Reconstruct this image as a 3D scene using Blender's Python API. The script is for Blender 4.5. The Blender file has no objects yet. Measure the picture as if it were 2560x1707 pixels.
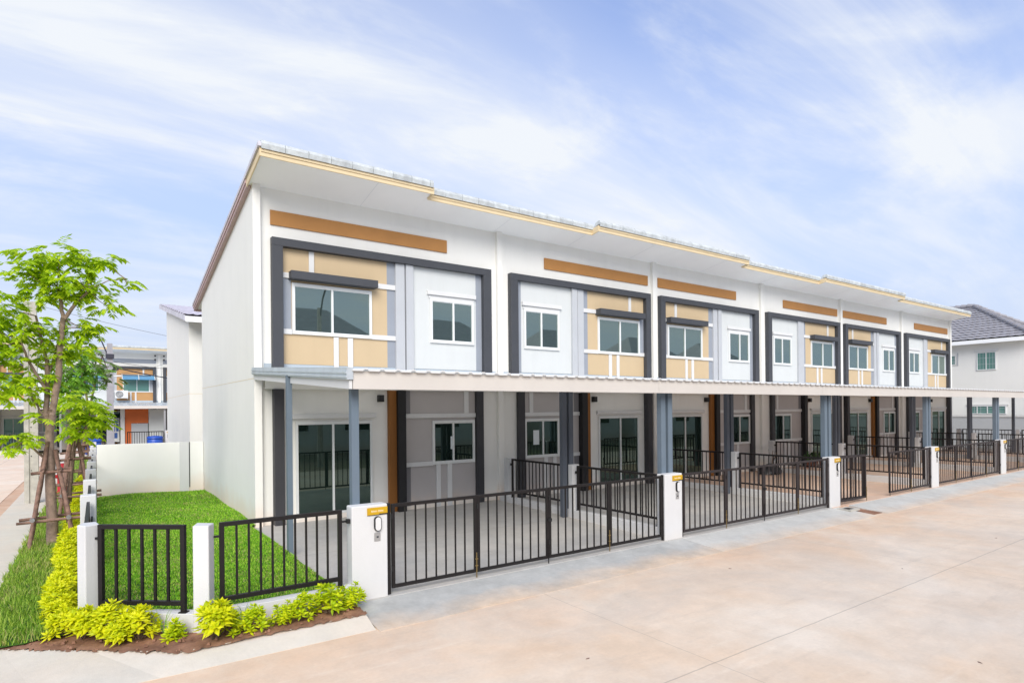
import bpy, math, random
from mathutils import Vector, Matrix
import numpy as np
R = math.radians
random.seed(7)
sc = bpy.context.scene
col = sc.collection

# ------------------------------------------------------------------ camera
cam_d = bpy.data.cameras.new("camera"); cam = bpy.data.objects.new("camera", cam_d); col.objects.link(cam)
cam_d.sensor_width = 36; cam_d.lens = 1487.9 / 2560 * 36
cam_d.shift_y = 171.7 / 2560
cam_d.clip_start = 0.05; cam_d.clip_end = 2000
cam.matrix_world = Matrix.Translation((-2.788, -13.179, 2.308)) @ Matrix.Rotation(-R(34.927), 4, 'Z') @ Matrix.Rotation(R(90), 4, 'X') @ Matrix.Rotation(-R(0.535), 4, 'Z')
sc.camera = cam

# ------------------------------------------------------------------ world
SUN_EL, SUN_ROT = R(36), R(209)          # sun stands to the front left of the row, veiled by cloud
w = bpy.data.worlds.new("World"); sc.world = w; w.use_nodes = True
nt = w.node_tree; nt.nodes.clear()
def N(t, typ, **kw):
    n = t.nodes.new(typ)
    for k, v in kw.items():
        if k.startswith('in_'): n.inputs[k[3:].replace('_', ' ')].default_value = v
        else: setattr(n, k, v)
    return n
out = N(nt, 'ShaderNodeOutputWorld')
sky = N(nt, 'ShaderNodeTexSky', sky_type='NISHITA', sun_disc=False, sun_elevation=SUN_EL, sun_rotation=SUN_ROT, altitude=0, air_density=1.0, dust_density=0.6, ozone_density=3.0)
bg1 = N(nt, 'ShaderNodeBackground'); bg1.inputs['Strength'].default_value = 0.14
bg2 = N(nt, 'ShaderNodeBackground'); bg2.inputs['Color'].default_value = (0.90, 0.94, 1.0, 1); bg2.inputs['Strength'].default_value = 0.64
tc = N(nt, 'ShaderNodeTexCoord')
sep = N(nt, 'ShaderNodeSeparateXYZ'); nt.links.new(tc.outputs['Generated'], sep.inputs[0])
# project the view direction onto a high flat cloud layer so that the streaks run in perspective
zc = N(nt, 'ShaderNodeMath', operation='MAXIMUM'); zc.inputs[1].default_value = 0.0; nt.links.new(sep.outputs[2], zc.inputs[0])
za = N(nt, 'ShaderNodeMath', operation='ADD'); za.inputs[1].default_value = 0.16; nt.links.new(zc.outputs[0], za.inputs[0])
dx = N(nt, 'ShaderNodeMath', operation='DIVIDE'); nt.links.new(sep.outputs[0], dx.inputs[0]); nt.links.new(za.outputs[0], dx.inputs[1])
dy = N(nt, 'ShaderNodeMath', operation='DIVIDE'); nt.links.new(sep.outputs[1], dy.inputs[0]); nt.links.new(za.outputs[0], dy.inputs[1])
cmb = N(nt, 'ShaderNodeCombineXYZ'); nt.links.new(dx.outputs[0], cmb.inputs[0]); nt.links.new(dy.outputs[0], cmb.inputs[1])
def cloud(rot, scl, loc, scale, detail, rough, dist, a, b, lo, hi):
    mp = N(nt, 'ShaderNodeMapping'); mp.inputs['Rotation'].default_value = (0, 0, R(rot)); mp.inputs['Scale'].default_value = (scl[0], scl[1], 1); mp.inputs['Location'].default_value = (loc[0], loc[1], 0)
    nt.links.new(cmb.outputs[0], mp.inputs[0])
    n1 = N(nt, 'ShaderNodeTexNoise'); n1.inputs['Scale'].default_value = scale; n1.inputs['Detail'].default_value = detail; n1.inputs['Roughness'].default_value = rough; n1.inputs['Distortion'].default_value = dist
    nt.links.new(mp.outputs[0], n1.inputs['Vector'])
    r1 = N(nt, 'ShaderNodeMapRange', interpolation_type='SMOOTHSTEP'); r1.inputs['From Min'].default_value = a; r1.inputs['From Max'].default_value = b; r1.inputs['To Min'].default_value = lo; r1.inputs['To Max'].default_value = hi
    nt.links.new(n1.outputs['Fac'], r1.inputs['Value']); return r1.outputs[0]
def m2(op, a, b):
    x = N(nt, 'ShaderNodeMath', operation=op); x.use_clamp = True
    for v, i in ((a, 0), (b, 1)):
        if isinstance(v, (int, float)): x.inputs[i].default_value = v
        else: nt.links.new(v, x.inputs[i])
    return x.outputs[0]
CL = (3.1, 1.78)
broad = cloud(-40, (0.45, 1.0), CL, 0.55, 5, 0.5, 0.3, 0.42, 0.72, 0.0, 0.72)
fine = cloud(-40, (0.35, 1.5), (CL[0] + 4, CL[1]), 1.5, 10, 0.62, 0.8, 0.40, 0.74, 0.0, 0.6)
puffs = cloud(-30, (0.7, 1.15), (CL[0] + 5.1, CL[1] + 2), 1.7, 10, 0.6, 0.35, 0.44, 0.72, 0.0, 0.62)
# thin lavender veil grows towards the horizon
hz = N(nt, 'ShaderNodeMapRange', interpolation_type='SMOOTHSTEP'); hz.inputs['From Min'].default_value = 0.05; hz.inputs['From Max'].default_value = 0.62; hz.inputs['To Min'].default_value = 1.0; hz.inputs['To Max'].default_value = 0.32
nt.links.new(sep.outputs[2], hz.inputs['Value'])
bg3 = N(nt, 'ShaderNodeBackground'); bg3.inputs['Color'].default_value = (0.41, 0.48, 0.62, 1); bg3.inputs['Strength'].default_value = 1.0
tint = N(nt, 'ShaderNodeMix', data_type='RGBA', blend_type='MULTIPLY'); tint.inputs['Factor'].default_value = 1.0; tint.inputs[7].default_value = (0.70, 0.86, 1.22, 1)
nt.links.new(sky.outputs[0], tint.inputs[6]); nt.links.new(tint.outputs[2], bg1.inputs[0])
mh = N(nt, 'ShaderNodeMixShader'); nt.links.new(hz.outputs[0], mh.inputs[0]); nt.links.new(bg1.outputs[0], mh.inputs[1]); nt.links.new(bg3.outputs[0], mh.inputs[2])
# clouds thin out near the horizon
fade = N(nt, 'ShaderNodeMapRange'); fade.inputs['From Min'].default_value = 0.03; fade.inputs['From Max'].default_value = 0.28; fade.inputs['To Min'].default_value = 0.25; fade.inputs['To Max'].default_value = 1.0
nt.links.new(sep.outputs[2], fade.inputs['Value'])
mxo = m2('MULTIPLY', m2('ADD', m2('ADD', broad, fine), puffs), fade.outputs[0])
ms = N(nt, 'ShaderNodeMixShader'); nt.links.new(mxo, ms.inputs[0]); nt.links.new(mh.outputs[0], ms.inputs[1]); nt.links.new(bg2.outputs[0], ms.inputs[2])
nt.links.new(ms.outputs[0], out.inputs[0])

sd = bpy.data.lights.new("sun", 'SUN'); sd.energy = 2.45; sd.angle = R(40); sd.color = (1.0, 0.94, 0.84)
sun = bpy.data.objects.new("sun", sd); col.objects.link(sun)
sdir = Vector((math.sin(SUN_ROT) * math.cos(SUN_EL), math.cos(SUN_ROT) * math.cos(SUN_EL), math.sin(SUN_EL)))
sun.rotation_euler = sdir.to_track_quat('Z', 'Y').to_euler(); sun.location = sdir * 60
sc.view_settings.view_transform = 'Standard'; sc.view_settings.look = 'None'; sc.view_settings.exposure = 0.62; sc.view_settings.gamma = 1.0

# ------------------------------------------------------------------ materials
def lin(r, g, b):
    return tuple(((c / 255) / 12.92 if c / 255 <= 0.04045 else ((c / 255 + 0.055) / 1.055) ** 2.4) for c in (r, g, b)) + (1,)
MATS = {}
def pbr(name, colr, rough=0.6, var=0.06, scale=3.0, bump=0.0, bscale=60.0, metal=0.0, coat=0.0, stain=None, stain_z=None, spec=0.5, streak=0.0, island=0.0):
    m = bpy.data.materials.new(name); m.use_nodes = True; t = m.node_tree
    b = t.nodes['Principled BSDF']; b.inputs['Roughness'].default_value = rough; b.inputs['Metallic'].default_value = metal
    b.inputs['Specular IOR Level'].default_value = spec; b.inputs['Coat Weight'].default_value = coat
    geo = N(t, 'ShaderNodeNewGeometry')
    n = N(t, 'ShaderNodeTexNoise'); n.inputs['Scale'].default_value = scale; n.inputs['Detail'].default_value = 6; n.inputs['Roughness'].default_value = 0.6
    t.links.new(geo.outputs['Position'], n.inputs['Vector'])
    rp = N(t, 'ShaderNodeMapRange'); rp.inputs['From Min'].default_value = 0.3; rp.inputs['From Max'].default_value = 0.7
    rp.inputs['To Min'].default_value = 1 - var; rp.inputs['To Max'].default_value = 1 + var * 0.5
    t.links.new(n.outputs['Fac'], rp.inputs['Value'])
    mm = N(t, 'ShaderNodeVectorMath', operation='SCALE'); mm.inputs[0].default_value = colr[:3]; t.links.new(rp.outputs[0], mm.inputs['Scale'])
    last = mm.outputs[0]
    if island:                                  # each tile fired a little lighter or darker
        ri = N(t, 'ShaderNodeMapRange'); ri.inputs['To Min'].default_value = 1 - island; ri.inputs['To Max'].default_value = 1 + island; t.links.new(geo.outputs['Random Per Island'], ri.inputs['Value'])
        si = N(t, 'ShaderNodeVectorMath', operation='SCALE'); t.links.new(last, si.inputs[0]); t.links.new(ri.outputs[0], si.inputs['Scale']); last = si.outputs[0]
    if streak:                                  # faint vertical weathering
        mp = N(t, 'ShaderNodeMapping'); mp.inputs['Scale'].default_value = (1, 1, 0.09); t.links.new(geo.outputs['Position'], mp.inputs[0])
        ns = N(t, 'ShaderNodeTexNoise'); ns.inputs['Scale'].default_value = 2.6; ns.inputs['Detail'].default_value = 6; ns.inputs['Roughness'].default_value = 0.65; t.links.new(mp.outputs[0], ns.inputs['Vector'])
        rs_ = N(t, 'ShaderNodeMapRange'); rs_.inputs['From Min'].default_value = 0.48; rs_.inputs['From Max'].default_value = 0.78; rs_.inputs['To Min'].default_value = 1; rs_.inputs['To Max'].default_value = 1 - streak; t.links.new(ns.outputs['Fac'], rs_.inputs['Value'])
        sm = N(t, 'ShaderNodeVectorMath', operation='SCALE'); t.links.new(last, sm.inputs[0]); t.links.new(rs_.outputs[0], sm.inputs['Scale']); last = sm.outputs[0]
    if stain:                                   # rain-splashed dust near the foot of a wall, with its own uneven edge
        sp = N(t, 'ShaderNodeSeparateXYZ'); t.links.new(geo.outputs['Position'], sp.inputs[0])
        n2 = N(t, 'ShaderNodeTexNoise'); n2.inputs['Scale'].default_value = 2.3; n2.inputs['Detail'].default_value = 8; t.links.new(geo.outputs['Position'], n2.inputs['Vector'])
        k = N(t, 'ShaderNodeMath', operation='MULTIPLY_ADD'); k.inputs[1].default_value = 0.5; t.links.new(n2.outputs['Fac'], k.inputs[0]); t.links.new(sp.outputs[2], k.inputs[2])
        mr = N(t, 'ShaderNodeMapRange'); mr.inputs['From Min'].default_value = stain_z[0]; mr.inputs['From Max'].default_value = stain_z[1]; mr.inputs['To Min'].default_value = stain_z[2]; mr.inputs['To Max'].default_value = 0
        t.links.new(k.outputs[0], mr.inputs['Value'])
        mxx = N(t, 'ShaderNodeMix', data_type='RGBA'); t.links.new(mr.outputs[0], mxx.inputs['Factor']); t.links.new(last, mxx.inputs[6]); mxx.inputs[7].default_value = stain
        last = mxx.outputs[2]
    t.links.new(last, b.inputs['Base Color'])
    if bump > 0:
        n3 = N(t, 'ShaderNodeTexNoise'); n3.inputs['Scale'].default_value = bscale; n3.inputs['Detail'].default_value = 4; t.links.new(geo.outputs['Position'], n3.inputs['Vector'])
        bp = N(t, 'ShaderNodeBump'); bp.inputs['Strength'].default_value = bump; bp.inputs['Distance'].default_value = 0.01
        t.links.new(n3.outputs['Fac'], bp.inputs['Height']); t.links.new(bp.outputs[0], b.inputs['Normal'])
    MATS[name] = m
    return m
DUST = lin(226, 200, 178)
pbr('wall_white', lin(232, 231, 226), 0.75, 0.02, 1.2, 0.25, 90, streak=0.035, stain=DUST, stain_z=(0.15, 0.75, 0.7))
pbr('wall_front', lin(234, 233, 228), 0.75, 0.03, 1.0, 0.25, 90, streak=0.045, stain=DUST, stain_z=(0.1, 0.6, 0.5))
pbr('panel_white', lin(204, 207, 206), 0.7, 0.02, 1.2, 0.2, 90, streak=0.05)
pbr('trim_white', lin(214, 214, 213), 0.55, 0.04, 3)
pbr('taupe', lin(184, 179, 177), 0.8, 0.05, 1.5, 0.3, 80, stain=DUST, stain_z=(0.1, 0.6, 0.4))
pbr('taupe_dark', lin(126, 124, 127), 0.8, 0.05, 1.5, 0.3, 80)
pbr('beige', lin(196, 174, 140), 0.75, 0.03, 1.5, 0.25, 90, streak=0.035)
pbr('brown', lin(176, 124, 66), 0.6, 0.07, 2.5, 0.2, 60)
pbr('brown_deep', lin(140, 88, 30), 0.6, 0.08, 2.5, 0.2, 60)
pbr('tan_far', lin(186, 142, 92), 0.7, 0.05, 2.5)
pbr('charcoal', lin(64, 66, 71), 0.6, 0.08, 2.0, 0.15, 70)
pbr('charcoal_low', lin(56, 56, 60), 0.6, 0.1, 2.0, 0.15, 70)
pbr('near_black', lin(26, 25, 27), 0.6, 0.1, 2.0)
pbr('blue_grey', lin(146, 152, 162), 0.7, 0.05, 2.0, 0.2, 80)
pbr('pale_grey', lin(182, 185, 189), 0.7, 0.04, 2.0, 0.2, 80)
pbr('base_band', lin(178, 190, 200), 0.7, 0.06, 2.0)
pbr('frame_alu', lin(222, 224, 223), 0.35, 0.03, 3)
pbr('soffit', lin(244, 245, 244), 0.8, 0.03, 1.0)
pbr('soffit_line', lin(222, 224, 226), 0.8, 0.03, 1.0)
pbr('cream', lin(220, 200, 162), 0.6, 0.06, 3)
pbr('rake_red', lin(190, 164, 164), 0.6, 0.08, 3)
pbr('cap_tile', lin(192, 197, 198), 0.85, 0.26, 6.0, 0.4, 30, island=0.09)
pbr('roof_tile_pale', lin(206, 204, 214), 0.8, 0.16, 2.0, 0.3, 30)
pbr('roof_tile_grey', lin(156, 154, 158), 0.7, 0.22, 3.0, 0.3, 30)
pbr('fascia', lin(206, 200, 193), 0.5, 0.05, 1.5)
pbr('roof_metal', lin(205, 212, 217), 0.35, 0.14, 4.0, 0.1, 12, metal=0.35)
pbr('steel_blue', lin(102, 116, 129), 0.5, 0.06, 3)
pbr('steel_dark', lin(84, 90, 100), 0.5, 0.08, 3)
pbr('steel_under', lin(150, 150, 152), 0.6, 0.08, 3)
pbr('gate_black', lin(34, 31, 31), 0.5, 0.15, 6, spec=0.25)
pbr('gate_brown', lin(52, 46, 46), 0.55, 0.25, 4, spec=0.25)
pbr('pillar_white', lin(209, 209, 209), 0.7, 0.03, 2.0, 0.3, 70, streak=0.045, stain=lin(214, 204, 192), stain_z=(-0.15, 0.35, 0.55))
pbr('sign_yellow', lin(198, 156, 22), 0.4, 0.1, 20)
pbr('sign_text', lin(240, 226, 190), 0.5, 0.02)
pbr('steel_plate', lin(176, 176, 176), 0.35, 0.08, 20, metal=0.5)
pbr('lamp_black', lin(24, 24, 26), 0.5, 0.1)
pbr('concrete_pole', lin(186, 182, 172), 0.85, 0.22, 5.0, 0.4, 40)
pbr('bark', lin(150, 128, 112), 0.9, 0.35, 14.0, 0.9, 50)
pbr('bark2', lin(120, 100, 84), 0.9, 0.3, 14.0, 0.8, 50)
pbr('stake_wood', lin(142, 112, 98), 0.9, 0.45, 12.0, 0.8, 60)
pbr('stake_end', lin(190, 150, 118), 0.9, 0.3, 30.0)
pbr('tin', lin(150, 148, 150), 0.4, 0.3, 30, metal=0.4)
pbr('hydrant_red', lin(190, 34, 40), 0.45, 0.15, 8)
pbr('blue_tank', lin(36, 78, 170), 0.4, 0.1, 5)
pbr('orange', lin(206, 104, 44), 0.6, 0.08, 3)
pbr('awning_blue', lin(96, 150, 188), 0.3, 0.1, 4)
pbr('banner_blue', lin(60, 98, 168), 0.5, 0.2, 8)
pbr('curtain', lin(120, 168, 156), 0.8, 0.25, 9)
pbr('cable', lin(52, 52, 64), 0.6, 0.05)
pbr('pole_far', lin(160, 158, 164), 0.8, 0.15, 4)
pbr('sack', lin(26, 25, 27), 0.35, 0.3, 12, 0.5, 18)
pbr('terracotta', lin(150, 96, 76), 0.8, 0.2, 8)
pbr('paper', lin(216, 222, 224), 0.7, 0.05)
pbr('brass', lin(150, 128, 84), 0.5, 0.3, 30, metal=0.6)

m_ = MATS['roof_sheet_white'] = bpy.data.materials.new('roof_sheet_white'); m_.use_nodes = True; t_ = m_.node_tree; t_.nodes.clear()
o_ = N(t_, 'ShaderNodeOutputMaterial'); a_ = N(t_, 'ShaderNodeBsdfDiffuse'); a_.inputs[0].default_value = (.80, .82, .83, 1); b_ = N(t_, 'ShaderNodeBsdfTranslucent'); b_.inputs[0].default_value = (.92, .91, .88, 1)
x_ = N(t_, 'ShaderNodeMixShader'); x_.inputs[0].default_value = .24; t_.links.new(a_.outputs[0], x_.inputs[1]); t_.links.new(b_.outputs[0], x_.inputs[2]); t_.links.new(x_.outputs[0], o_.inputs[0])  # translucent share added to brighten the drives under the carport
def glass(name, tint, fac, base):
    m = bpy.data.materials.new(name); m.use_nodes = True; t = m.node_tree; t.nodes.clear()
    o = N(t, 'ShaderNodeOutputMaterial'); d = N(t, 'ShaderNodeBsdfDiffuse'); d.inputs[0].default_value = base
    g = N(t, 'ShaderNodeBsdfGlossy'); g.inputs[0].default_value = tint; g.inputs['Roughness'].default_value = 0.015
    geo = N(t, 'ShaderNodeNewGeometry'); n = N(t, 'ShaderNodeTexNoise'); n.inputs['Scale'].default_value = 1.6; t.links.new(geo.outputs['Position'], n.inputs['Vector'])
    bp = N(t, 'ShaderNodeBump'); bp.inputs['Strength'].default_value = 0.02; bp.inputs['Distance'].default_value = 0.01; t.links.new(n.outputs['Fac'], bp.inputs['Height']); t.links.new(bp.outputs[0], g.inputs['Normal'])
    f = N(t, 'ShaderNodeFresnel'); f.inputs[0].default_value = 1.5
    a = N(t, 'ShaderNodeMath', operation='ADD'); a.use_clamp = True; a.inputs[1].default_value = fac; t.links.new(f.outputs[0], a.inputs[0])
    x = N(t, 'ShaderNodeMixShader'); t.links.new(a.outputs[0], x.inputs[0]); t.links.new(d.outputs[0], x.inputs[1]); t.links.new(g.outputs[0], x.inputs[2]); t.links.new(x.outputs[0], o.inputs[0])
    MATS[name] = m
glass('glass_upper', (0.66, 0.80, 0.74, 1), 0.25, (0.03, 0.045, 0.04, 1))
glass('glass_lower', (0.55, 0.74, 0.66, 1), 0.10, (0.008, 0.016, 0.013, 1))
glass('glass_curtain', (0.8, 0.9, 0.9, 1), 0.06, (0.10, 0.23, 0.20, 1))

def leafmat(name, c1, c2, c3, trans=0.35, rough=0.5, straw=0.0):
    m = bpy.data.materials.new(name); m.use_nodes = True; t = m.node_tree; t.nodes.clear()
    o = N(t, 'ShaderNodeOutputMaterial'); geo = N(t, 'ShaderNodeNewGeometry')
    rp = N(t, 'ShaderNodeValToRGB'); e = rp.color_ramp.elements
    e[0].position = 0; e[0].color = c1; e[1].position = 1; e[1].color = c3; k = e.new(0.55); k.color = c2
    n = N(t, 'ShaderNodeTexNoise'); n.inputs['Scale'].default_value = 2.2; n.inputs['Detail'].default_value = 3; t.links.new(geo.outputs['Position'], n.inputs['Vector'])
    a = N(t, 'ShaderNodeMath', operation='MULTIPLY_ADD'); a.inputs[1].default_value = 0.6; t.links.new(geo.outputs['Random Per Island'], a.inputs[0])
    b = N(t, 'ShaderNodeMath', operation='MULTIPLY'); b.inputs[1].default_value = 0.55; t.links.new(n.outputs['Fac'], b.inputs[0]); t.links.new(b.outputs[0], a.inputs[2])
    t.links.new(a.outputs[0], rp.inputs[0])
    colr = rp.outputs[0]
    if straw:                                   # a share of dry blades, more of them in patches
        n5 = N(t, 'ShaderNodeTexNoise'); n5.inputs['Scale'].default_value = 1.3; n5.inputs['Detail'].default_value = 5; t.links.new(geo.outputs['Position'], n5.inputs['Vector'])
        th_ = N(t, 'ShaderNodeMapRange'); th_.inputs['From Min'].default_value = 0.42; th_.inputs['From Max'].default_value = 0.68; th_.inputs['To Min'].default_value = straw * .4; th_.inputs['To Max'].default_value = straw * 4.5; t.links.new(n5.outputs['Fac'], th_.inputs['Value'])
        fr = N(t, 'ShaderNodeMath', operation='MULTIPLY'); fr.inputs[1].default_value = 17.3; t.links.new(geo.outputs['Random Per Island'], fr.inputs[0])
        f2 = N(t, 'ShaderNodeMath', operation='FRACT'); t.links.new(fr.outputs[0], f2.inputs[0])
        lt = N(t, 'ShaderNodeMath', operation='LESS_THAN'); t.links.new(f2.outputs[0], lt.inputs[0]); t.links.new(th_.outputs[0], lt.inputs[1])
        mxs = N(t, 'ShaderNodeMix', data_type='RGBA'); t.links.new(lt.outputs[0], mxs.inputs['Factor']); t.links.new(rp.outputs[0], mxs.inputs[6]); mxs.inputs[7].default_value = (0.46, 0.44, 0.15, 1); colr = mxs.outputs[2]
    p = N(t, 'ShaderNodeBsdfPrincipled'); p.inputs['Roughness'].default_value = rough; p.inputs['Specular IOR Level'].default_value = 0.35; t.links.new(colr, p.inputs['Base Color'])
    tr = N(t, 'ShaderNodeBsdfTranslucent'); t.links.new(colr, tr.inputs[0])
    x = N(t, 'ShaderNodeMixShader'); x.inputs[0].default_value = trans; t.links.new(p.outputs[0], x.inputs[1]); t.links.new(tr.outputs[0], x.inputs[2]); t.links.new(x.outputs[0], o.inputs[0])
    MATS[name] = m
leafmat('leaf_light', (0.14, 0.30, 0.008, 1), (0.44, 0.64, 0.012, 1), (0.72, 0.84, 0.03, 1), 0.5)
leafmat('leaf_green', (0.07, 0.2, 0.02, 1), (0.17, 0.38, 0.03, 1), (0.34, 0.58, 0.07, 1), 0.42)
leafmat('leaf_olive', (0.07, 0.12, 0.03, 1), (0.14, 0.22, 0.05, 1), (0.26, 0.36, 0.10, 1), 0.3)
leafmat('shrub_gold', (0.28, 0.44, 0.006, 1), (0.74, 0.78, 0.008, 1), (0.93, 0.89, 0.015, 1), 0.4)
leafmat('shrub_lime', (0.18, 0.36, 0.006, 1), (0.54, 0.68, 0.008, 1), (0.86, 0.86, 0.015, 1), 0.4)
leafmat('lawn_blade', (0.05, 0.18, 0.004, 1), (0.22, 0.54, 0.010, 1), (0.64, 0.84, 0.10, 1), 0.25, 0.6, straw=0.07)
leafmat('verge_blade', (0.08, 0.19, 0.012, 1), (0.22, 0.40, 0.025, 1), (0.50, 0.60, 0.09, 1), 0.25, 0.6, straw=0.10)
leafmat('shrub_dark', (0.02, 0.06, 0.015, 1), (0.04, 0.12, 0.02, 1), (0.09, 0.2, 0.04, 1), 0.25)

def ground_mat(name, base, dust, dust_amt, scale=0.7, rough=0.85, stretch=(1, 1, 1), yb=None, xb=None, joint=None, dark=0.12, third=None, near=None):
    """concrete with dust, scuffs; yb = (y0, y1) world band over which dust takes over, with an uneven edge"""
    m = bpy.data.materials.new(name); m.use_nodes = True; t = m.node_tree; b = t.nodes['Principled BSDF']; b.inputs['Roughness'].default_value = rough; b.inputs['Specular IOR Level'].default_value = 0.3
    geo = N(t, 'ShaderNodeNewGeometry'); mp = N(t, 'ShaderNodeMapping'); mp.inputs['Scale'].default_value = stretch; t.links.new(geo.outputs['Position'], mp.inputs[0])
    def noise(s, d=8, ro=0.6, dist=0.0):
        n = N(t, 'ShaderNodeTexNoise'); n.inputs['Scale'].default_value = s; n.inputs['Detail'].default_value = d; n.inputs['Roughness'].default_value = ro; n.inputs['Distortion'].default_value = dist; t.links.new(mp.outputs[0], n.inputs['Vector']); return n.outputs['Fac']
    def mr(v, a, b_, c=0.0, d=1.0):
        r = N(t, 'ShaderNodeMapRange'); r.inputs['From Min'].default_value = a; r.inputs['From Max'].default_value = b_; r.inputs['To Min'].default_value = c; r.inputs['To Max'].default_value = d; t.links.new(v, r.inputs['Value']); return r.outputs[0]
    def mix(f, a, c):
        x = N(t, 'ShaderNodeMix', data_type='RGBA')
        (t.links.new(f, x.inputs['Factor']) if not isinstance(f, float) else setattr(x.inputs['Factor'], 'default_value', f))
        for v, i in ((a, 6), (c, 7)):
            if isinstance(v, tuple): x.inputs[i].default_value = v
            else: t.links.new(v, x.inputs[i])
        return x.outputs[2]
    def math_(op, a, c):
        x = N(t, 'ShaderNodeMath', operation=op)
        for v, i in ((a, 0), (c, 1)):
            if isinstance(v, (int, float)): x.inputs[i].default_value = v
            else: t.links.new(v, x.inputs[i])
        return x.outputs[0]
    sp = N(t, 'ShaderNodeSeparateXYZ'); t.links.new(geo.outputs['Position'], sp.inputs[0])
    f = mr(noise(scale, 9, 0.62, 0.4), 0.36, 0.62)
    f = math_('MULTIPLY', f, dust_amt)
    if yb:
        e = math_('MULTIPLY_ADD', noise(0.9, 10, 0.68), 1.0); t.nodes[-1].inputs[2].default_value = -0.5
        yy = math_('ADD', sp.outputs[1], e)
        g = mr(yy, yb[0], yb[1], 0.0, 1.0)
        f = math_('MULTIPLY', g, math_('ADD', math_('MULTIPLY', f, 0.45), 0.55)); 
        c0 = N(t, 'ShaderNodeClamp'); t.links.new(f, c0.inputs[0]); f = c0.outputs[0]
    c = mix(f, base, dust)
    if near:                                    # laterite dust washed towards the kerb
        g2 = mr(sp.outputs[1], near[0], near[1], 0.0, 1.0)
        c = mix(math_('MULTIPLY', math_('MULTIPLY', g2, mr(noise(0.7, 10, 0.66, 0.6), 0.34, 0.62)), 0.65), c, lin(218, 176, 140))
    if near:                                    # scuffs and tyre rubbing along the street, dark specks, pale cement splashes
        mq = N(t, 'ShaderNodeMapping'); mq.inputs['Scale'].default_value = (0.22, 1.6, 1); t.links.new(geo.outputs['Position'], mq.inputs[0])
        nq = N(t, 'ShaderNodeTexNoise'); nq.inputs['Scale'].default_value = 2.2; nq.inputs['Detail'].default_value = 10; nq.inputs['Roughness'].default_value = 0.72; t.links.new(mq.outputs[0], nq.inputs['Vector'])
        c = mix(mr(nq.outputs['Fac'], 0.56, 0.80, 0.0, 0.5), c, lin(186, 168, 150)); c = mix(mr(nq.outputs['Fac'], 0.44, 0.24, 0.0, 0.55), c, lin(240, 228, 210))
        c = mix(mr(noise(38, 3, 0.7), 0.70, 0.78, 0.0, 0.45), c, lin(120, 100, 84))
    if third: c = mix(math_('MULTIPLY', mr(noise(0.33, 7, 0.6, 0.8), 0.45, 0.68), 0.75), c, third)
    f2 = mr(noise(2.6, 10, 0.7), 0.30, 0.75, 1 - dark, 1 + dark * 0.4)
    f3 = mr(noise(24, 5, 0.6), 0.3, 0.7, 0.965, 1.025)
    sc_ = N(t, 'ShaderNodeVectorMath', operation='SCALE'); t.links.new(c, sc_.inputs[0]); t.links.new(math_('MULTIPLY', f2, f3), sc_.inputs['Scale'])
    last = sc_.outputs[0]
    if joint:                                   # saw-cut joints: list of (axis, position, half width)
        for ax, pos, hw in joint:
            wob = math_('MULTIPLY', math_('SUBTRACT', noise(3.0, 3), 0.5), 0.03)
            d = math_('ABSOLUTE', math_('ADD', math_('SUBTRACT', sp.outputs[ax], pos), wob), 0)
            k = mr(d, hw * 0.3, hw, 0.38, 0.0)
            last = mix(k, last, (0.12, 0.10, 0.09, 1))
    t.links.new(last, b.inputs['Base Color'])
    bp = N(t, 'ShaderNodeBump'); bp.inputs['Strength'].default_value = 0.25; bp.inputs['Distance'].default_value = 0.008; t.links.new(noise(60, 5), bp.inputs['Height']); t.links.new(bp.outputs[0], b.inputs['Normal'])
    MATS[name] = m
PEACH = lin(222, 196, 168); PALE = lin(228, 213, 194); GREYC = lin(200, 199, 193)
ground_mat('road_mat', PALE, PEACH, 0.85, 0.5, joint=[(1, -9.42, 0.011), (0, 2.3, 0.006), (0, 8.3, 0.006), (0, 14.3, 0.006)], third=lin(206, 193, 178), near=(-8.6, -6.5), yb=(-6.2, -7.2) and None)
ground_mat('apron_mat', GREYC, PEACH, 0.9, 0.8, yb=(-6.15, -6.75), dark=0.2)
ground_mat('apron_first', lin(184, 184, 180), PEACH, 0.9, 0.8, yb=(-6.1, -6.6), dark=0.25)
ground_mat('slab_mat', lin(182, 180, 176), lin(196, 190, 182), 0.6, 0.9, rough=0.6, dark=0.16, joint=[(1, -2.95, 0.012)])
ground_mat('slab_peach', lin(206, 182, 164), lin(214, 180, 154), 0.8, 0.9, rough=0.75, dark=0.14)
ground_mat('walk_mat', lin(208, 201, 188), lin(216, 202, 184), 0.6, 0.9, dark=0.1)
ground_mat('side_street_mat', lin(232, 216, 198), lin(226, 198, 172), 0.8, 0.5, dark=0.14, joint=[(0, -6.9, 0.02)])
ground_mat('gutter_mat', lin(212, 182, 156), lin(196, 156, 128), 0.8, 1.2, dark=0.2)
ground_mat('soil_mat', lin(168, 126, 102), lin(134, 96, 76), 0.9, 5.0, dark=0.35)
ground_mat('turf_mat', (0.05, 0.13, 0.012, 1), (0.09, 0.20, 0.02, 1), 0.8, 3.0, dark=0.4)
ground_mat('earth_mat', lin(160, 140, 120), lin(120, 128, 84), 0.8, 0.2, dark=0.2)

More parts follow.
